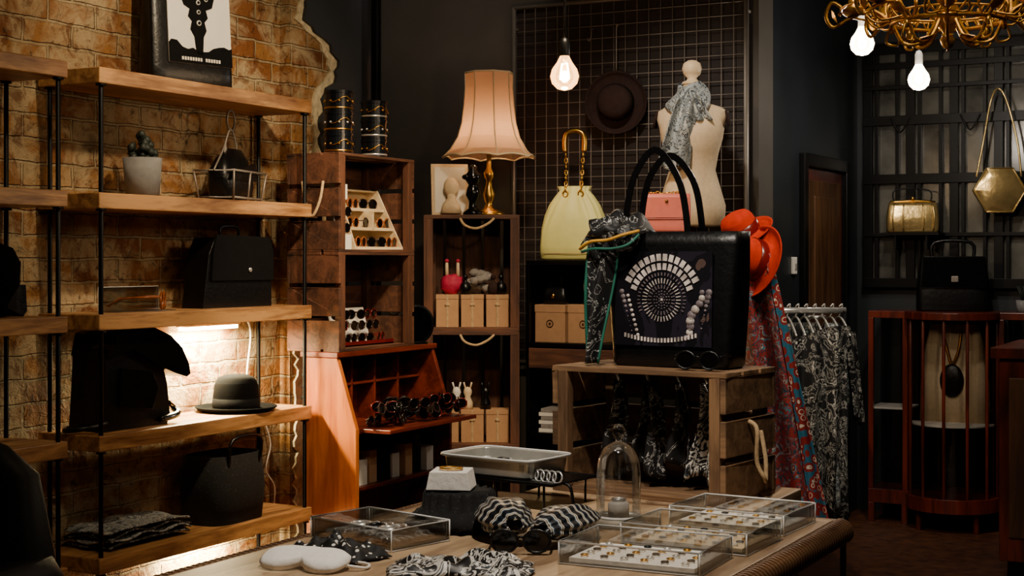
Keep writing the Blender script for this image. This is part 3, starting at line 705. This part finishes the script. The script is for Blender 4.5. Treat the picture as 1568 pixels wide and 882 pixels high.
b.box(-.15,.125,-.003,.0,.055,.295,galaxy)
def dot(x,z,r,mat,seg=10):
    b.push(T(x,-.003,z)@Rx(90)); b.lathe([(0,.0015),(r,.0015),(r,0)],mat,seg); b.pop()
cz=.172; c0=-.015; pr=M('print_white','#b9aea6',.5,var=.6,ns=25,bp=0); pm=M('print_mauve','#6a5f63',.5,var=.5,ns=25,bp=0)
for rr,n,w in ((.008,7,.003),(.015,12,.003),(.022,16,.003)):
    for i in range(n): a=2*math.pi*i/n; dot(rr*math.cos(a)+c0,cz+rr*math.sin(a),w*.6,pm,8)
dot(c0,cz,.004,pr)
# radiating sunburst strokes, then block arcs
for rr,n,l,w,mt,lo in ((.032,24,.010,.0012,pm,-9),(.046,36,.013,.0011,pr,-9),(.062,44,.008,.0012,pm,-.5),(.080,34,.017,.0052,pr,.25),(.102,38,.018,.0062,pr,.4)):
    for i in range(n):
        a=2*math.pi*i/n
        if math.sin(a)<lo: continue
        b.push(T(c0+rr*math.cos(a)*1.05,-.0045,cz+rr*math.sin(a)*1.06)@Ry(-math.degrees(a))); b.box(-l/2,l/2,-.001,.001,-w,w,mt); b.pop()
for i in range(9):
    t=i/8; dot(.098-.045*t+.006*math.sin(t*9),cz+.02-.115*t,.007+.005*math.sin(t*3),pr if i%2 else pm)
    dot(.117-.02*t,cz+.02-.09*t,.005+.004*math.cos(t*4),pm)
    dot(-.130+.03*t,cz+.02-.1*t,.004+.003*math.cos(t*4),pm); dot(-.112+.03*t,cz+.01-.1*t,.0045,pr)
for i in range(22): b.box(-.12+i*.0095,-.115+i*.0095,-.0055,-.003,cz-.108+.0003*(i-10)**2*.4,cz-.097+.0003*(i-10)**2*.4,pr)
b.pop()
for sy,hh in ((-1,.235),(1,.225)):
    b.push(T(-.045,sy*.042,.32))
    pts=catmull([(-.085,0,-.06),(-.085,0,.06),(-.06,0,.17),(-.0,0,hh),(.065,0,.16),(.09,0,.05),(.092,0,-.06)],8)
    for p,q in zip(pts,pts[1:]):
        d=(q-p).normalized(); nn=Vector((d.z,0,-d.x))*.0085
        b.add([p+nn+Vector((0,-.002,0)),p-nn+Vector((0,-.002,0)),q-nn+Vector((0,-.002,0)),q+nn+Vector((0,-.002,0)),p+nn+Vector((0,.002,0)),p-nn+Vector((0,.002,0)),q-nn+Vector((0,.002,0)),q+nn+Vector((0,.002,0))],[(0,1,2,3),(4,5,6,7),(0,3,7,4),(1,2,6,5)],blkleather)
    b.pop()
b.done(loc3(.045,0,CT),CR+.03)
teal=M('teal_trim','#0d5a48',.6); yel=M('yellow_trim','#c98f1c',.6)
b=B('paisley_scarf')
def drape(u,v):
    return (-.125-.028*v+.085*(u-.5)*(1-.45*v),-.080-.014*math.sin(u*10+v*4)-.012*v-.02*math.sin(math.pi*u),.345-.34*v+.012*math.sin(u*7)*(1-v))
b.sheet(drape,24,30,paisley)
b.tube([Vector(drape(1,v/20))+Vector((0,-.003,0)) for v in range(21)],.002,teal,6); b.tube([Vector(drape(.0,v/20))+Vector((0,-.003,0)) for v in range(21)],.003,teal,6)
def top(u,v):
    return (-.185+.16*u,-.105+.15*v,.30+.10*math.sin(math.pi*(.06+.86*u))**.55*math.sin(math.pi*(.05+.78*v))**.8+.007*math.sin(u*14+v*5))
b.sheet(top,30,18,paisley)
b.sph((-.115,-.085,.345),(.05,.035,.035),paisley,24,.5)
b.sph((-.065,-.085,.325),(.035,.025,.03),paisley,20,.5)
b.tube([(-.185,-.108,.300),(-.14,-.128,.318),(-.09,-.128,.322),(-.05,-.118,.335),(-.02,-.09,.345)],.003,yel,6,sm=6)
b.tube([(-.18,-.108,.292),(-.13,-.126,.300),(-.08,-.122,.300),(-.04,-.112,.310),(-.02,-.09,.335)],.0025,teal,6,sm=6)
b.done(loc3(0,0,CT+.002),CR,sol=.003)
b=B('sunglasses'); glasses(b,T(0,0,.0),.95,blkleather); b.done(loc3(.16,-.115,CT+.002),CR+.1)
b=B('hanging_neck_scarves')
for k,(x,m_,h) in enumerate(((-.12,paisley,.2),(-.03,paisley,.24),(.06,paisley,.22),(.14,scarfBW,.25))):
    b.sheet(lambda u,v,x=x,h=h:(x+.08*(u-.5)*(.35+.9*v)+.01*math.sin(v*5),.0+.02*math.sin(u*9+x*30),.285-h*v+.015*math.sin(u*5)*v),12,14,m_)
    b.tube([(x,.0,.282),(x-.01,0,.305)],.003,silver)
b.done(loc3(0,-.02,.752),CR,sol=.003)

# tray stand
b=B('black_wire_stand')
sx,sy=.17,.1
b.box(-sx,sx,-sy,sy,.063,.067,blk)
b.tube([(-sx,-sy,.065),(sx,-sy,.065),(sx,sy,.065),(-sx,sy,.065)],.004,blk,6,closed=True)
for x in (-.14,0,.14):
    for y in (-.09,.09): b.cyl((x,y,0),(x,y,.065),.003,blk,seg=6)
b.tube([(sx,-.05,.065),(sx+.02,-.05,.055),(sx+.03,-.05,0)],.004,blk,sm=3)
b.done((-1.73,3.30,.75),math.radians(-8))
b=B('silver_jewellery_tray'); silv2=M('silver_tray','#b4b2aa',.3,.6,var=.2,bp=0)
b.loft([(0,0,0,.125,.085,8),(0,0,.006,.13,.09,8),(0,0,.04,.135,.094,8),(0,0,.044,.145,.102,8),(0,0,.048,.145,.102,8),(0,0,.045,.132,.091,8),(0,0,.012,.127,.086,8)],silv2,48,smooth=False)
b.tube([(.143*math.copysign(abs(math.cos(a))**.25,math.cos(a)),.1*math.copysign(abs(math.sin(a))**.25,math.sin(a)),.048) for a in [k*.1309 for k in range(48)]],.0022,acre,5,closed=True)
random.seed(5)
for i in range(26): 
    x=random.uniform(-.1,.1); y=random.uniform(-.06,.07)
    b.tube([(x+.011*math.cos(a),y+.011*math.sin(a),.024) for a in [j*.785 for j in range(8)]],.003,silver if i%3 else blk,5,closed=True)
b.done((-1.77,3.31,.8175),math.radians(-8),bev=.001)
b=B('chrome_bangles')
for i in range(6): b.push(T(-.05+i*.018,0,.012)@Rx(75)); b.tube([(.014*math.cos(a),.014*math.sin(a),0) for a in [j*.5236 for j in range(12)]],.0025,silver,6,closed=True); b.pop()
b.done((-1.62,3.225,.817),-.2)
b=B('ruched_cushion')
vs=[];fs=[];seg=90
for j,(z,r) in enumerate(((0,.085),(.012,.115),(.028,.10),(.04,.09),(.045,.078),(.075,.075),(.084,.07))):
    for i in range(seg):
        a=2*math.pi*i/seg; k=1+.05*math.sin(a*18+j)+.03*math.sin(a*31+2*j); vs.append((r*k*math.cos(a)*1.05,r*k*math.sin(a),z+.003*math.sin(a*18)))
for k in range(6):
    for i in range(seg): j=(i+1)%seg; fs.append((k*seg+i,k*seg+j,(k+1)*seg+j,(k+1)*seg+i))
fs.append(tuple(range(seg))); fs.append(tuple(range(6*seg,7*seg))); b.add(vs,fs,tweed,True)
b.done((-1.68,2.92,.75),0)
b=B('white_jewellery_box'); b.ext([(-.05,0),(.05,0),(.042,.04),(-.042,.04)],-.045,.045,whitesoft); b.sph((0,-.0,.038),(.03,.025,.006),cream,16); b.tube([(.026*math.cos(a),.02*math.sin(a)-.005,.045) for a in [j*.5236 for j in range(12)]],.0022,gold,6,closed=True); b.done((-1.70,2.92,.837),math.radians(20),bev=.005)
def tray(x,y,w,d,h,rz,kind):
    b=B('acrylic_jewellery_tray'); t=.004
    b.box(-w/2,w/2,-d/2,d/2,0,t,acr)
    for a in ((-w/2,w/2,-d/2,-d/2+t),(-w/2,w/2,d/2-t,d/2),(-w/2,-w/2+t,-d/2,d/2),(w/2-t,w/2,-d/2,d/2)): b.box(a[0],a[1],a[2],a[3],t,h,acr)
    b.tube([(-w/2,-d/2,h),(w/2,-d/2,h),(w/2,d/2,h),(-w/2,d/2,h)],.002,acre,5,closed=True)
    b.tube([(-w/2,-d/2,.002),(w/2,-d/2,.002),(w/2,d/2,.002),(-w/2,d/2,.002)],.0014,acre,5,closed=True)
    for sx_ in (-1,1):
        for sy_ in (-1,1): b.cyl((sx_*w/2,sy_*d/2,0),(sx_*w/2,sy_*d/2,h),.0018,acre,seg=5)
    if kind==1:
        b.box(-w/2+.012,w/2-.012,-d/2+.012,d/2-.012,t,.008,kraft)
        for i in range(7):
            yy=-d/2+.025+i*(d-.05)/6
            chain(b,[(-w/2+.02,yy,.014),(0,yy+.012,.018),(w/2-.02,yy,.014)],.003,acre if i%2 else silver,.013)
        for i in range(4): b.tube([(-.07+i*.045+.02*math.cos(a),.01+.02*math.sin(a),.024) for a in [j*.5236 for j in range(12)]],.005,[silver,blkleather][i%2],6,closed=True)
    else:
        b.box(-w/2+.015,w/2-.015,-d/2+.015,d/2-.015,t,.012,whitesoft if kind==2 else cream)
        for i in range(6):
            for j in range(5):
                b.push(T(-w/2+.04+i*(w-.08)/5,-d/2+.035+j*(d-.07)/4,.016)); b.tube([(.007*math.cos(a),.007*math.sin(a),0) for a in [k*.785 for k in range(8)]],.0018,[gold,silver,blkleather][(i*2+j)%3],5,closed=True); b.pop()
    b.done((x,y,.7505),math.radians(rz))
tray(-1.755,2.71,.25,.17,.045,-14,1)
tray(-1.13,3.25,.27,.2,.045,-3,2); tray(-1.135,3.0,.28,.2,.045,-2,3); tray(-1.16,2.76,.29,.2,.045,2,2)
b=B('glass_cloche')
b.lathe([(0,0),(.058,0),(.06,.006),(.06,.014),(.056,.02),(0,.02)],M('cloche_base','#7b7466',.6),36)
b.lathe([(.05,.02),(.05,.12),(.046,.15),(.034,.175),(.016,.187),(.008,.19),(.008,.198),(.014,.205),(.016,.216),(.01,.227),(0,.23)],glass,36)
b.lathe([(.0505,.02),(.0525,.022),(.0505,.026)],acre,36)
b.loft([(0,0,.02,.024,.024,2),(0,0,.05,.024,.024,2),(0,0,.056,.018,.018,2)],whitesoft,20); b.tube([(.014*math.cos(a),.014*math.sin(a),.06) for a in [j*.5236 for j in range(12)]],.003,silver,6,closed=True)
b.done((-1.37,3.10,.75))
def bow(name,loc,rz,mat,w,h,seed,wd=.07):
    b=B(name)
    def f(u,v):
        a=2*math.pi*u; r=math.sin(math.pi*(.06+.80*v))**.75
        fold=1+.10*math.sin(a*6+seed)*v+.05*math.sin(a*11+seed*2)
        return (w*v+.008*math.sin(a*3),wd*r*fold*math.cos(a),h*.5+h*.5*r*fold*math.sin(a)*.95+.004)
    b.sheet(f,72,24,mat); return b.done(loc,rz,sol=.002)
bow('silk_hair_scarf',(-1.455,2.76,.752),math.radians(130),scarfBl,.19,.085,1,.058)
bow('silk_hair_scarf',(-1.40,2.76,.752),math.radians(84),scarfBl,.19,.075,3,.058)
b=B('sunglasses'); glasses(b,T(0,0,.0),1.0,blkleather); b.done((-1.41,2.70,.752),math.radians(25))
def crumple(name,loc,rz,mat,w,d,seed,h=.03):
    b=B(name)
    def f(u,v):
        p=Vector((u*4+seed,v*4,seed*.7)); e=1-max(abs(2*u-1),abs(2*v-1))**4
        return ((u-.5)*w*(1+.12*noise.noise(Vector((v*3,seed,0)))),(v-.5)*d*(1+.2*noise.noise(Vector((u*3,seed,5)))),.004+e*h*(.5+.9*abs(noise.noise(p)))+e*.006*math.sin(u*26+v*12+seed))
    b.sheet(f,44,30,mat); return b.done(loc,rz,sol=.002)
crumple('printed_silk_scarf',(-1.435,2.50,.751),.40,scarfBW,.27,.13,2.2,.028)
crumple('dotted_scarf',(-1.735,2.535,.751),math.radians(-20),dots,.21,.10,5.1,.03)
b=B('white_sleep_mask')
out=[(0,-.018),(.02,-.034),(.05,-.044),(.085,-.035),(.1,-.005),(.095,.025),(.06,.042),(.02,.042),(0,.044),(-.02,.042),(-.06,.042),(-.095,.025),(-.1,-.005),(-.085,-.035),(-.05,-.044),(-.02,-.034)]
sm=[(p.x,p.y) for p in catmull([(x,y,0) for x,y in out],4,True)]
b.push(T(0,0,.010)@Rx(12)@S(.92,1.05,1.4))
n=len(sm); vs=[(x*.97,y*.97,0) for x,y in sm]+[(x,y,.006) for x,y in sm]+[(x*.9,y*.9,.012) for x,y in sm]+[(x*.55,y*.55,.014) for x,y in sm]
fs=[tuple(range(n))[::-1],tuple(range(3*n,4*n))]+[(k*n+i,k*n+(i+1)%n,(k+1)*n+(i+1)%n,(k+1)*n+i) for k in range(3) for i in range(n)]
b.add(vs,fs,whitesoft,True); b.pop(); b.tube([(.09,0,.01),(.12,.02,.004),(.1,.06,.004),(0,.06,.005),(-.06,.05,.005)],.003,white,sm=4)
b.done((-1.72,2.39,.751),math.radians(8))

# ---------------- hats, hanging scarf, rack
b=B('hat_stand'); b.cyl((0,0,0),(0,0,1.42),.012,blk); b.lathe([(0,0),(.14,0),(.13,.015),(.03,.03),(0,.03)],blk,24)
b.cyl((-.12,0,1.38),(.04,0,1.38),.008,blk); b.done((-1.70,4.95,0),TH)
def hatobj(loc,rot,R=.13,hc=.1):
    b=B('orange_felt_hat'); b.push(rot); hat(b,R,hc,orange,redframe,.008); b.pop(); b.done(loc,TH)
hatobj((-1.725,4.98,1.43),Rz(30)@Ry(-34),.112,.09)
hatobj((-1.655,4.92,1.34),Rz(28)@Ry(-72),.13,.09)
b=B('persian_print_scarf')
def per(u,v):
    xl=-.07+.07*v; xr=.05+.2*v**.9
    return (xl+(xr-xl)*u,.03*math.sin(u*14+v*2)*(.3+v)-.06*u,1.37-.93*v+.0)
def perb(u,v):
    p=Vector(per(.8+.2*u,v)); return (p.x+.002,p.y-.006,p.z)
b.sheet(per,40,40,persian); b.sheet(perb,8,40,border)
b.done((-1.67,4.90,0),TH,sol=.002)
b=B('clothes_rack')
b.cyl((-.22,0,1.15),(.22,0,1.15),.012,silver)
for sx in (-.21,.21):
    b.cyl((sx,0,.06),(sx,0,1.15),.012,blk); b.tube([(sx,-.22,.0),(sx,-.2,.05),(sx,0,.07),(sx,.2,.05),(sx,.22,0)],.012,blk,sm=4)
for k in range(12):
    x=-.18+k*.034; b.tube([(x,0,1.165),(x+.012,0,1.175),(x+.01,.0,1.15),(x,0,1.13)],.003,silver,sm=3)
    b.tube([(x,-.2,1.06),(x,-.08,1.11),(x,0,1.125),(x,.08,1.11),(x,.2,1.06)],.004,silver,sm=3)
b.done((-1.79,5.70,0),TH)
b=B('hanging_dresses')
random.seed(21)
for k in range(10):
    x=-.175+k*.040; mt=[florA,florB,florA,scarfGr,florB][k%5]; ph=random.uniform(0,6); L=random.uniform(.7,.8)
    rs=[]
    for j in range(14):
        t=j/13; rs.append((x+.01*math.sin(ph+t*5),-.03*math.sin(ph),1.1-L*t,.014+.016*t+.005*math.sin(ph*2+t*9),.17*(.75+.35*t)+.015*math.sin(ph+t*8) if t>.02 else .06,2.4))
    b.loft(rs,mt,20)
b.sheet(lambda u,v:(.17+.07*u+.05*v+.02*math.sin(u*12),-.2+.15*u+.05*v,1.1-.35*v-.05*u),14,8,florA)
b.sheet(lambda u,v:(-.2+.38*u,-.215-.03*math.sin(u*30+v*2)*(.3+v),1.07-.70*v-.03*math.sin(u*5)+.05*math.sin(u*11)*v),48,16,florA)
b.done((-1.79,5.70,0),TH)

# ---------------- right hand area
b=B('display_cabinet')
ccx,ccy,rad=-1.577,7.72,.215
def arc(r,z,a0=math.pi,a1=2*math.pi,n=20): return [(ccx+r*math.cos(a0+(a1-a0)*k/n),ccy+r*math.sin(a0+(a1-a0)*k/n),z) for k in range(n+1)]
def disc(r,z0,z1,mat):
    p=arc(r,z0); q=arc(r,z1); n=len(p); b.add(p+q,[tuple(range(n)),tuple(range(n,2*n))[::-1]]+[(i,(i+1)%n,(i+1)%n+n,i+n) for i in range(n)],mat)
disc(rad+.02,1.05,1.085,mahog); disc(rad+.015,.1,.17,mahog); disc(rad-.01,.52,.53,white)
p=arc(rad,.17);q=arc(rad,1.05); n=len(p); b.add(p+q,[(i,i+1,i+1+n,i+n) for i in range(n-1)],glass,True)
for k in range(7):
    a=math.pi+math.pi*k/6; b.cyl((ccx+rad*math.cos(a),ccy+rad*math.sin(a),.17),(ccx+rad*math.cos(a),ccy+rad*math.sin(a),1.05),.009,mahog,seg=8)
for x0,x1 in ((-2.0,-1.80),(-1.35,-1.12)):
    b.box(x0,x1,7.7,7.98,1.05,1.085,mahog); b.box(x0,x1,7.7,7.98,.1,.17,mahog); b.box(x0,x0+.025,7.7,7.73,.17,1.05,mahog); b.box(x1-.025,x1,7.7,7.73,.17,1.05,mahog); b.box(x0,x1,7.96,7.98,.17,1.05,blk); b.box(x0,x1,7.72,7.96,.58,.59,white); b.box(x0,x0+.02,7.96,7.98,0,.1,mahog); b.box(x0+.02,x1-.02,7.71,7.715,.17,1.05,glass)
    b.box(x0,x0+.03,7.7,7.73,0,.1,mahog); b.box(x1-.03,x1,7.7,7.73,0,.1,mahog)
b.box(ccx-.21,ccx+.21,7.72,7.98,1.05,1.085,mahog); b.box(ccx-.21,ccx+.21,7.96,7.98,.17,1.05,blk); b.box(ccx-.21,ccx+.21,7.72,7.98,.1,.17,mahog)
for a in (-2.4,-.75): b.cyl((ccx+.19*math.cos(a),ccy+.19*math.sin(a),0),(ccx+.19*math.cos(a),ccy+.19*math.sin(a),.1),.015,mahog)
b.done(bev=.002)
b=B('cream_canvas_tote')
b.loft([(0,0,0,.17,.06,5),(0,0,.2,.165,.07,4),(0,0,.4,.14,.04,4),(0,0,.49,.12,.02,3)],cream,36)
b.tube([(-.05,-.04,.44),(-.02,-.06,.34),(0,-.065,.29),(.03,-.06,.36),(.04,-.04,.46)],.008,brass,sm=4)
b.sph((0,-.075,.21),(.06,.02,.085),blkleather,18)
b.done((-1.577,7.77,.53))
b=B('black_leather_satchel'); softbag(b,.36,.32,.14,.09,.27,blkleather,6,.012); b.ext([(-.16,.12),(.16,.12),(.15,.28),(-.15,.28)],-.085,-.07,blkgloss)
b.tube([(-.1,0,.26),(-.09,0,.35),(.09,0,.35),(.1,0,.26)],.01,blkleather,sm=4); b.box(-.015,.02,-.09,-.084,.15,.18,steel)
b.done((-1.6,7.83,1.085),TH*.6,bev=.003)
b=B('gold_clutch_bag'); softbag(b,.26,.24,.07,.04,.155,goldleather,5,.012)
b.tube([(-.115,0,.155),(0,0,.163),(.115,0,.155)],.008,gold,sm=3); b.sph((0,-.01,.175),.012,gold,8)
for sx in (-.1,-.05,.05,.1): b.tube([(sx,-.04,.01),(sx*1.05,-.052,.08),(sx*.95,-.03,.15)],.004,goldleather,sm=3)
b.tube([(-.09,0,.15),(-.085,.02,.22),(.085,.02,.22),(.09,0,.15)],.004,blk,sm=4)
b.done((-1.815,7.88,1.49),TH*.7)
b=B('wall_bracket_shelf'); b.box(-1.96,-1.67,7.82,7.98,1.475,1.489,blk); b.box(-1.9,-1.89,7.84,7.98,1.4,1.475,blk); b.box(-1.74,-1.73,7.84,7.98,1.4,1.475,blk); b.done()
b=B('gold_hexagon_bag')
hexp=[(.128*math.cos(math.pi/3*k),.128*math.sin(math.pi/3*k)) for k in range(6)]
b.ext([(x*1.0,z) for x,z in hexp],-.03,.03,goldleather)
for k in range(6):
    a=hexp[k]; c=hexp[(k+1)%6]; i1=(a[0]*.6,-.046,a[1]*.6); i2=(c[0]*.6,-.046,c[1]*.6)
    b.add([(a[0],-.03,a[1]),(c[0],-.03,c[1]),i2,i1],[(0,1,2,3)],goldleather,True); b.add([i1,i2,(0,-.05,0)],[(0,1,2)],goldleather,True); b.tube([(a[0],-.03,a[1]),(c[0],-.03,c[1])],.005,goldleather,6)
b.tube([(-.11,0,.07),(-.075,0,.25),(-.04,0,.45),(0,.02,.52),(.04,0,.45),(.09,0,.25),(.11,0,.07)],.006,goldleather,sm=5)
b.done((-1.385,7.9,1.70),TH*.7,bev=.008)
b=B('small_potted_cactus'); b.lathe([(0,0),(.03,0),(.035,.06),(.03,.06),(0,.05)],concrete,20)
for k in range(9): b.cyl((0,0,.05),(.03*math.cos(k*.7),.03*math.sin(k*.7),.13),.006,succ,.002)
b.done((-1.25,7.8,1.086))
b=B('wooden_counter')
b.box(-1.13,-.5,6.45,7.1,.1,.94,mahog); b.box(-1.16,-.48,6.42,7.12,.94,.985,mahog); b.box(-1.1,-.52,6.47,7.08,0,.1,blk)
for k in range(3): b.box(-1.09+k*.2,-.92+k*.2,6.44,6.45,.2,.86,doorw); b.sph((-.94+k*.2,6.43,.55),.012,brass,10)
b.box(-1.14,-1.13,6.5,7.05,.2,.86,doorw)
b.done(bev=.004)

# ---------------- lamps / chandelier
def pend(name,loc,r,fil,gm,warm=True):
    b=B(name)
    b.lathe([(0,-r),(r*.5,-r*.87),(r*.87,-r*.5),(r,0),(r*.87,r*.5),(r*.55,r*.95),(r*.34,r*1.35),(r*.3,r*1.6)],gm,28)
    b.lathe([(r*.33,r*1.4),(r*.36,r*1.45),(r*.36,r*2.3),(r*.25,r*2.6),(.005,r*2.7)],blk if warm else M('socket_white','#dcd8d0',.4,var=.05),20)
    b.tube([(-r*.2,0,r*.9),(-r*.34,0,-r*.2),(-r*.12,0,r*.35),(0,0,-r*.4),(r*.12,0,r*.35),(r*.34,0,-r*.2),(r*.2,0,r*.9)],r*.06,fil,6,sm=4)
    b.sph((0,0,.0),(r*.35,r*.35,r*.4),fil,12)
    b.cyl((0,0,r*2.6),(0,0,3.1-loc[2]),.0045,blk,seg=6)
    b.done(loc)
def plight(loc,e,col,rad=.03):
    l=bpy.data.lights.new('lamp_light','POINT'); l.energy=e; l.color=col; l.shadow_soft_size=rad
    o=bpy.data.objects.new('lamp_light_source',l); o.location=loc; bpy.context.scene.collection.objects.link(o)
pend('pendant_bulb',(-2.272,4.68,1.983),.05,filament,bulbwarm); plight((-2.272,4.68,1.9),10,(1,.72,.42))
pend('pendant_bulb',(-1.205,4.568,2.01),.037,filw,bulbwhite,False); plight((-1.205,4.568,1.94),8,(1,.86,.68))
pend('pendant_bulb',(-1.486,6.57,2.127),.047,filw,bulbwhite,False); plight((-1.486,6.57,2.03),15,(1,.9,.78))
lp=loc2(.075,0,zl+.36); plight(lp,95,(1,.64,.38),.03)
b=B('chandelier')
chz=1.965
candle=emis('candle_bulb','#ffc078',9)
def ring(R,z,r): b.tube([(R*math.cos(a),R*math.sin(a),z) for a in [k*.19635 for k in range(32)]],r,gilt,8,closed=True)
ring(.14,0,.006); ring(.14,.025,.0035); ring(.2,.1,.0045); ring(.27,.04,.0035)
for k in range(32):
    a=k*.19635; b.tube([(.14*math.cos(a),.14*math.sin(a),0),(.14*math.cos(a+.1),.14*math.sin(a+.1),.025)],.0022,gilt,5)
b.lathe([(0,-.07),(.012,-.065),(.02,-.045),(.01,-.03),(.025,-.01),(.035,.02),(.02,.06),(.015,.2),(.03,.25),(.015,.3),(.012,.5),(0,.5)],gilt,20)
def leaf(x,y,z,l,w,tilt):
    b.push(T(x,y,z)@Ry(tilt)); b.add([(0,0,0),(l*.35,w,.004),(l*.5,0,-.004),(l*.35,-w,.004),(l*.75,w*.7,.006),(l,0,.004),(l*.75,-w*.7,.006)],[(0,1,2),(0,2,3),(1,4,5,2),(2,5,6,3)],gilt,True); b.pop()
for k in range(8):
    a=k*math.pi/4+.2; b.push(Rz(math.degrees(a)))
    b.tube([(.02,0,.02),(.06,0,-.045),(.11,0,-.05),(.14,0,0),(.19,0,.04),(.25,0,.02),(.29,0,-.0),(.31,0,.03),(.295,0,.065),(.27,0,.05),(.275,0,.03)],.0048,gilt,8,sm=5)
    b.tube([(.14,0,0),(.155,0,-.045),(.125,0,-.055),(.12,0,-.03)],.0035,gilt,6,sm=4)
    b.tube([(.03,0,.3),(.09,0,.24),(.1,0,.14),(.06,0,.1),(.05,0,.13),(.07,0,.15)],.004,gilt,6,sm=4)
    b.tube([(.19,0,.04),(.22,0,.1),(.19,0,.12),(.18,0,.09)],.0035,gilt,6,sm=4)
    for yy in (-1,1):
        b.tube([(.14,yy*.02,0),(.15,yy*.045,.03),(.14,yy*.03,.05),(.13,yy*.02,.03)],.003,gilt,6,sm=3)
        b.tube([(.14,yy*.01,.01),(.18,yy*.05,.0),(.21,yy*.05,.03),(.2,yy*.03,.05),(.19,yy*.035,.03)],.003,gilt,6,sm=3)
    leaf(.15,0,.01,.06,.02,-30); leaf(.2,0,.04,.06,.018,20); leaf(.1,0,-.05,-.06,.016,10); leaf(.28,0,.01,.04,.014,-60)
    b.push(T(.24,0,.03)); b.lathe([(0,0),(.03,.012),(.032,.02),(.012,.02),(.012,.09),(0,.09)],gilt,16); b.lathe([(.011,.09),(.011,.15),(0,.15)],cream,12); b.sph((0,0,.175),(.013,.013,.026),candle,10); b.pop()
    b.sph((.14,0,-.012),(.009,.009,.013),gilt,8)
    b.pop()
b.cyl((0,0,.48),(0,0,3.1-chz),.006,brass)
b.done((-.826,3.977,chz))
for k in range(4):
    a=k*math.pi/2+.2; plight((-.826+.2*math.cos(a),3.977+.2*math.sin(a),chz+.26),1.6,(1,.74,.46),.02)

# ---------------- lights
def spot(loc,tgt,e,col,ang=50,bl=.6,rad=.06):
    l=bpy.data.lights.new('ceiling_and_fill_spot','SPOT'); l.energy=e; l.color=col; l.spot_size=math.radians(ang); l.spot_blend=bl; l.shadow_soft_size=rad
    o=bpy.data.objects.new('ceiling_and_fill_spot_source',l); o.location=loc; d=Vector(tgt)-Vector(loc); o.rotation_euler=d.to_track_quat('-Z','Y').to_euler(); bpy.context.scene.collection.objects.link(o)
warm=(1,.77,.49); neu=(1,.88,.74)
spot((-2.0,3.6,3.0),(-3.65,4.35,1.8),172,warm,60,.9)
spot((-2.0,2.4,3.0),(-3.6,3.3,1.4),42,warm,70)
spot((-1.9,4.4,3.0),(-3.4,5.1,.9),225,warm,44)
spot((-1.0,2.2,3.0),(-1.4,2.85,.8),200,neu,60)
spot((-1.7,2.3,2.95),(-1.5,3.55,1.15),110,neu,36)
spot((-2.2,4.6,3.0),(-2.5,6.2,1.6),100,neu,50,.9)
spot((-2.6,4.9,3.0),(-4.0,6.4,2.45),40,neu,50,.9)  # fill spot, added to brighten the grey wall beside the table lamp
spot((-1.3,5.9,3.0),(-1.6,7.8,1.3),76,neu,60)
spot((-1.0,4.0,3.0),(-1.7,5.3,1.0),165,neu,42)
spot((-2.2,4.2,3.0),(-3.2,5.8,.8),100,warm,50)
spot((-.6,2.9,2.9),(-.83,3.98,2.0),40,(1,.84,.6),45)  # extra spot added close by to light up the chandelier's gilding
w=bpy.data.worlds.new('World'); bpy.context.scene.world=w; w.use_nodes=True
w.node_tree.nodes['Background'].inputs[0].default_value=(.5,.55,.65,1); w.node_tree.nodes['Background'].inputs[1].default_value=.02
# ---------------- camera
c=bpy.data.cameras.new('camera'); c.sensor_width=36; c.lens=36*2300/1568; c.shift_y=-44/1568; c.clip_start=.05
o=bpy.data.objects.new('camera',c); o.location=(0,0,1.35); o.rotation_euler=(R90,0,TH); bpy.context.scene.collection.objects.link(o)
bpy.context.scene.camera=o
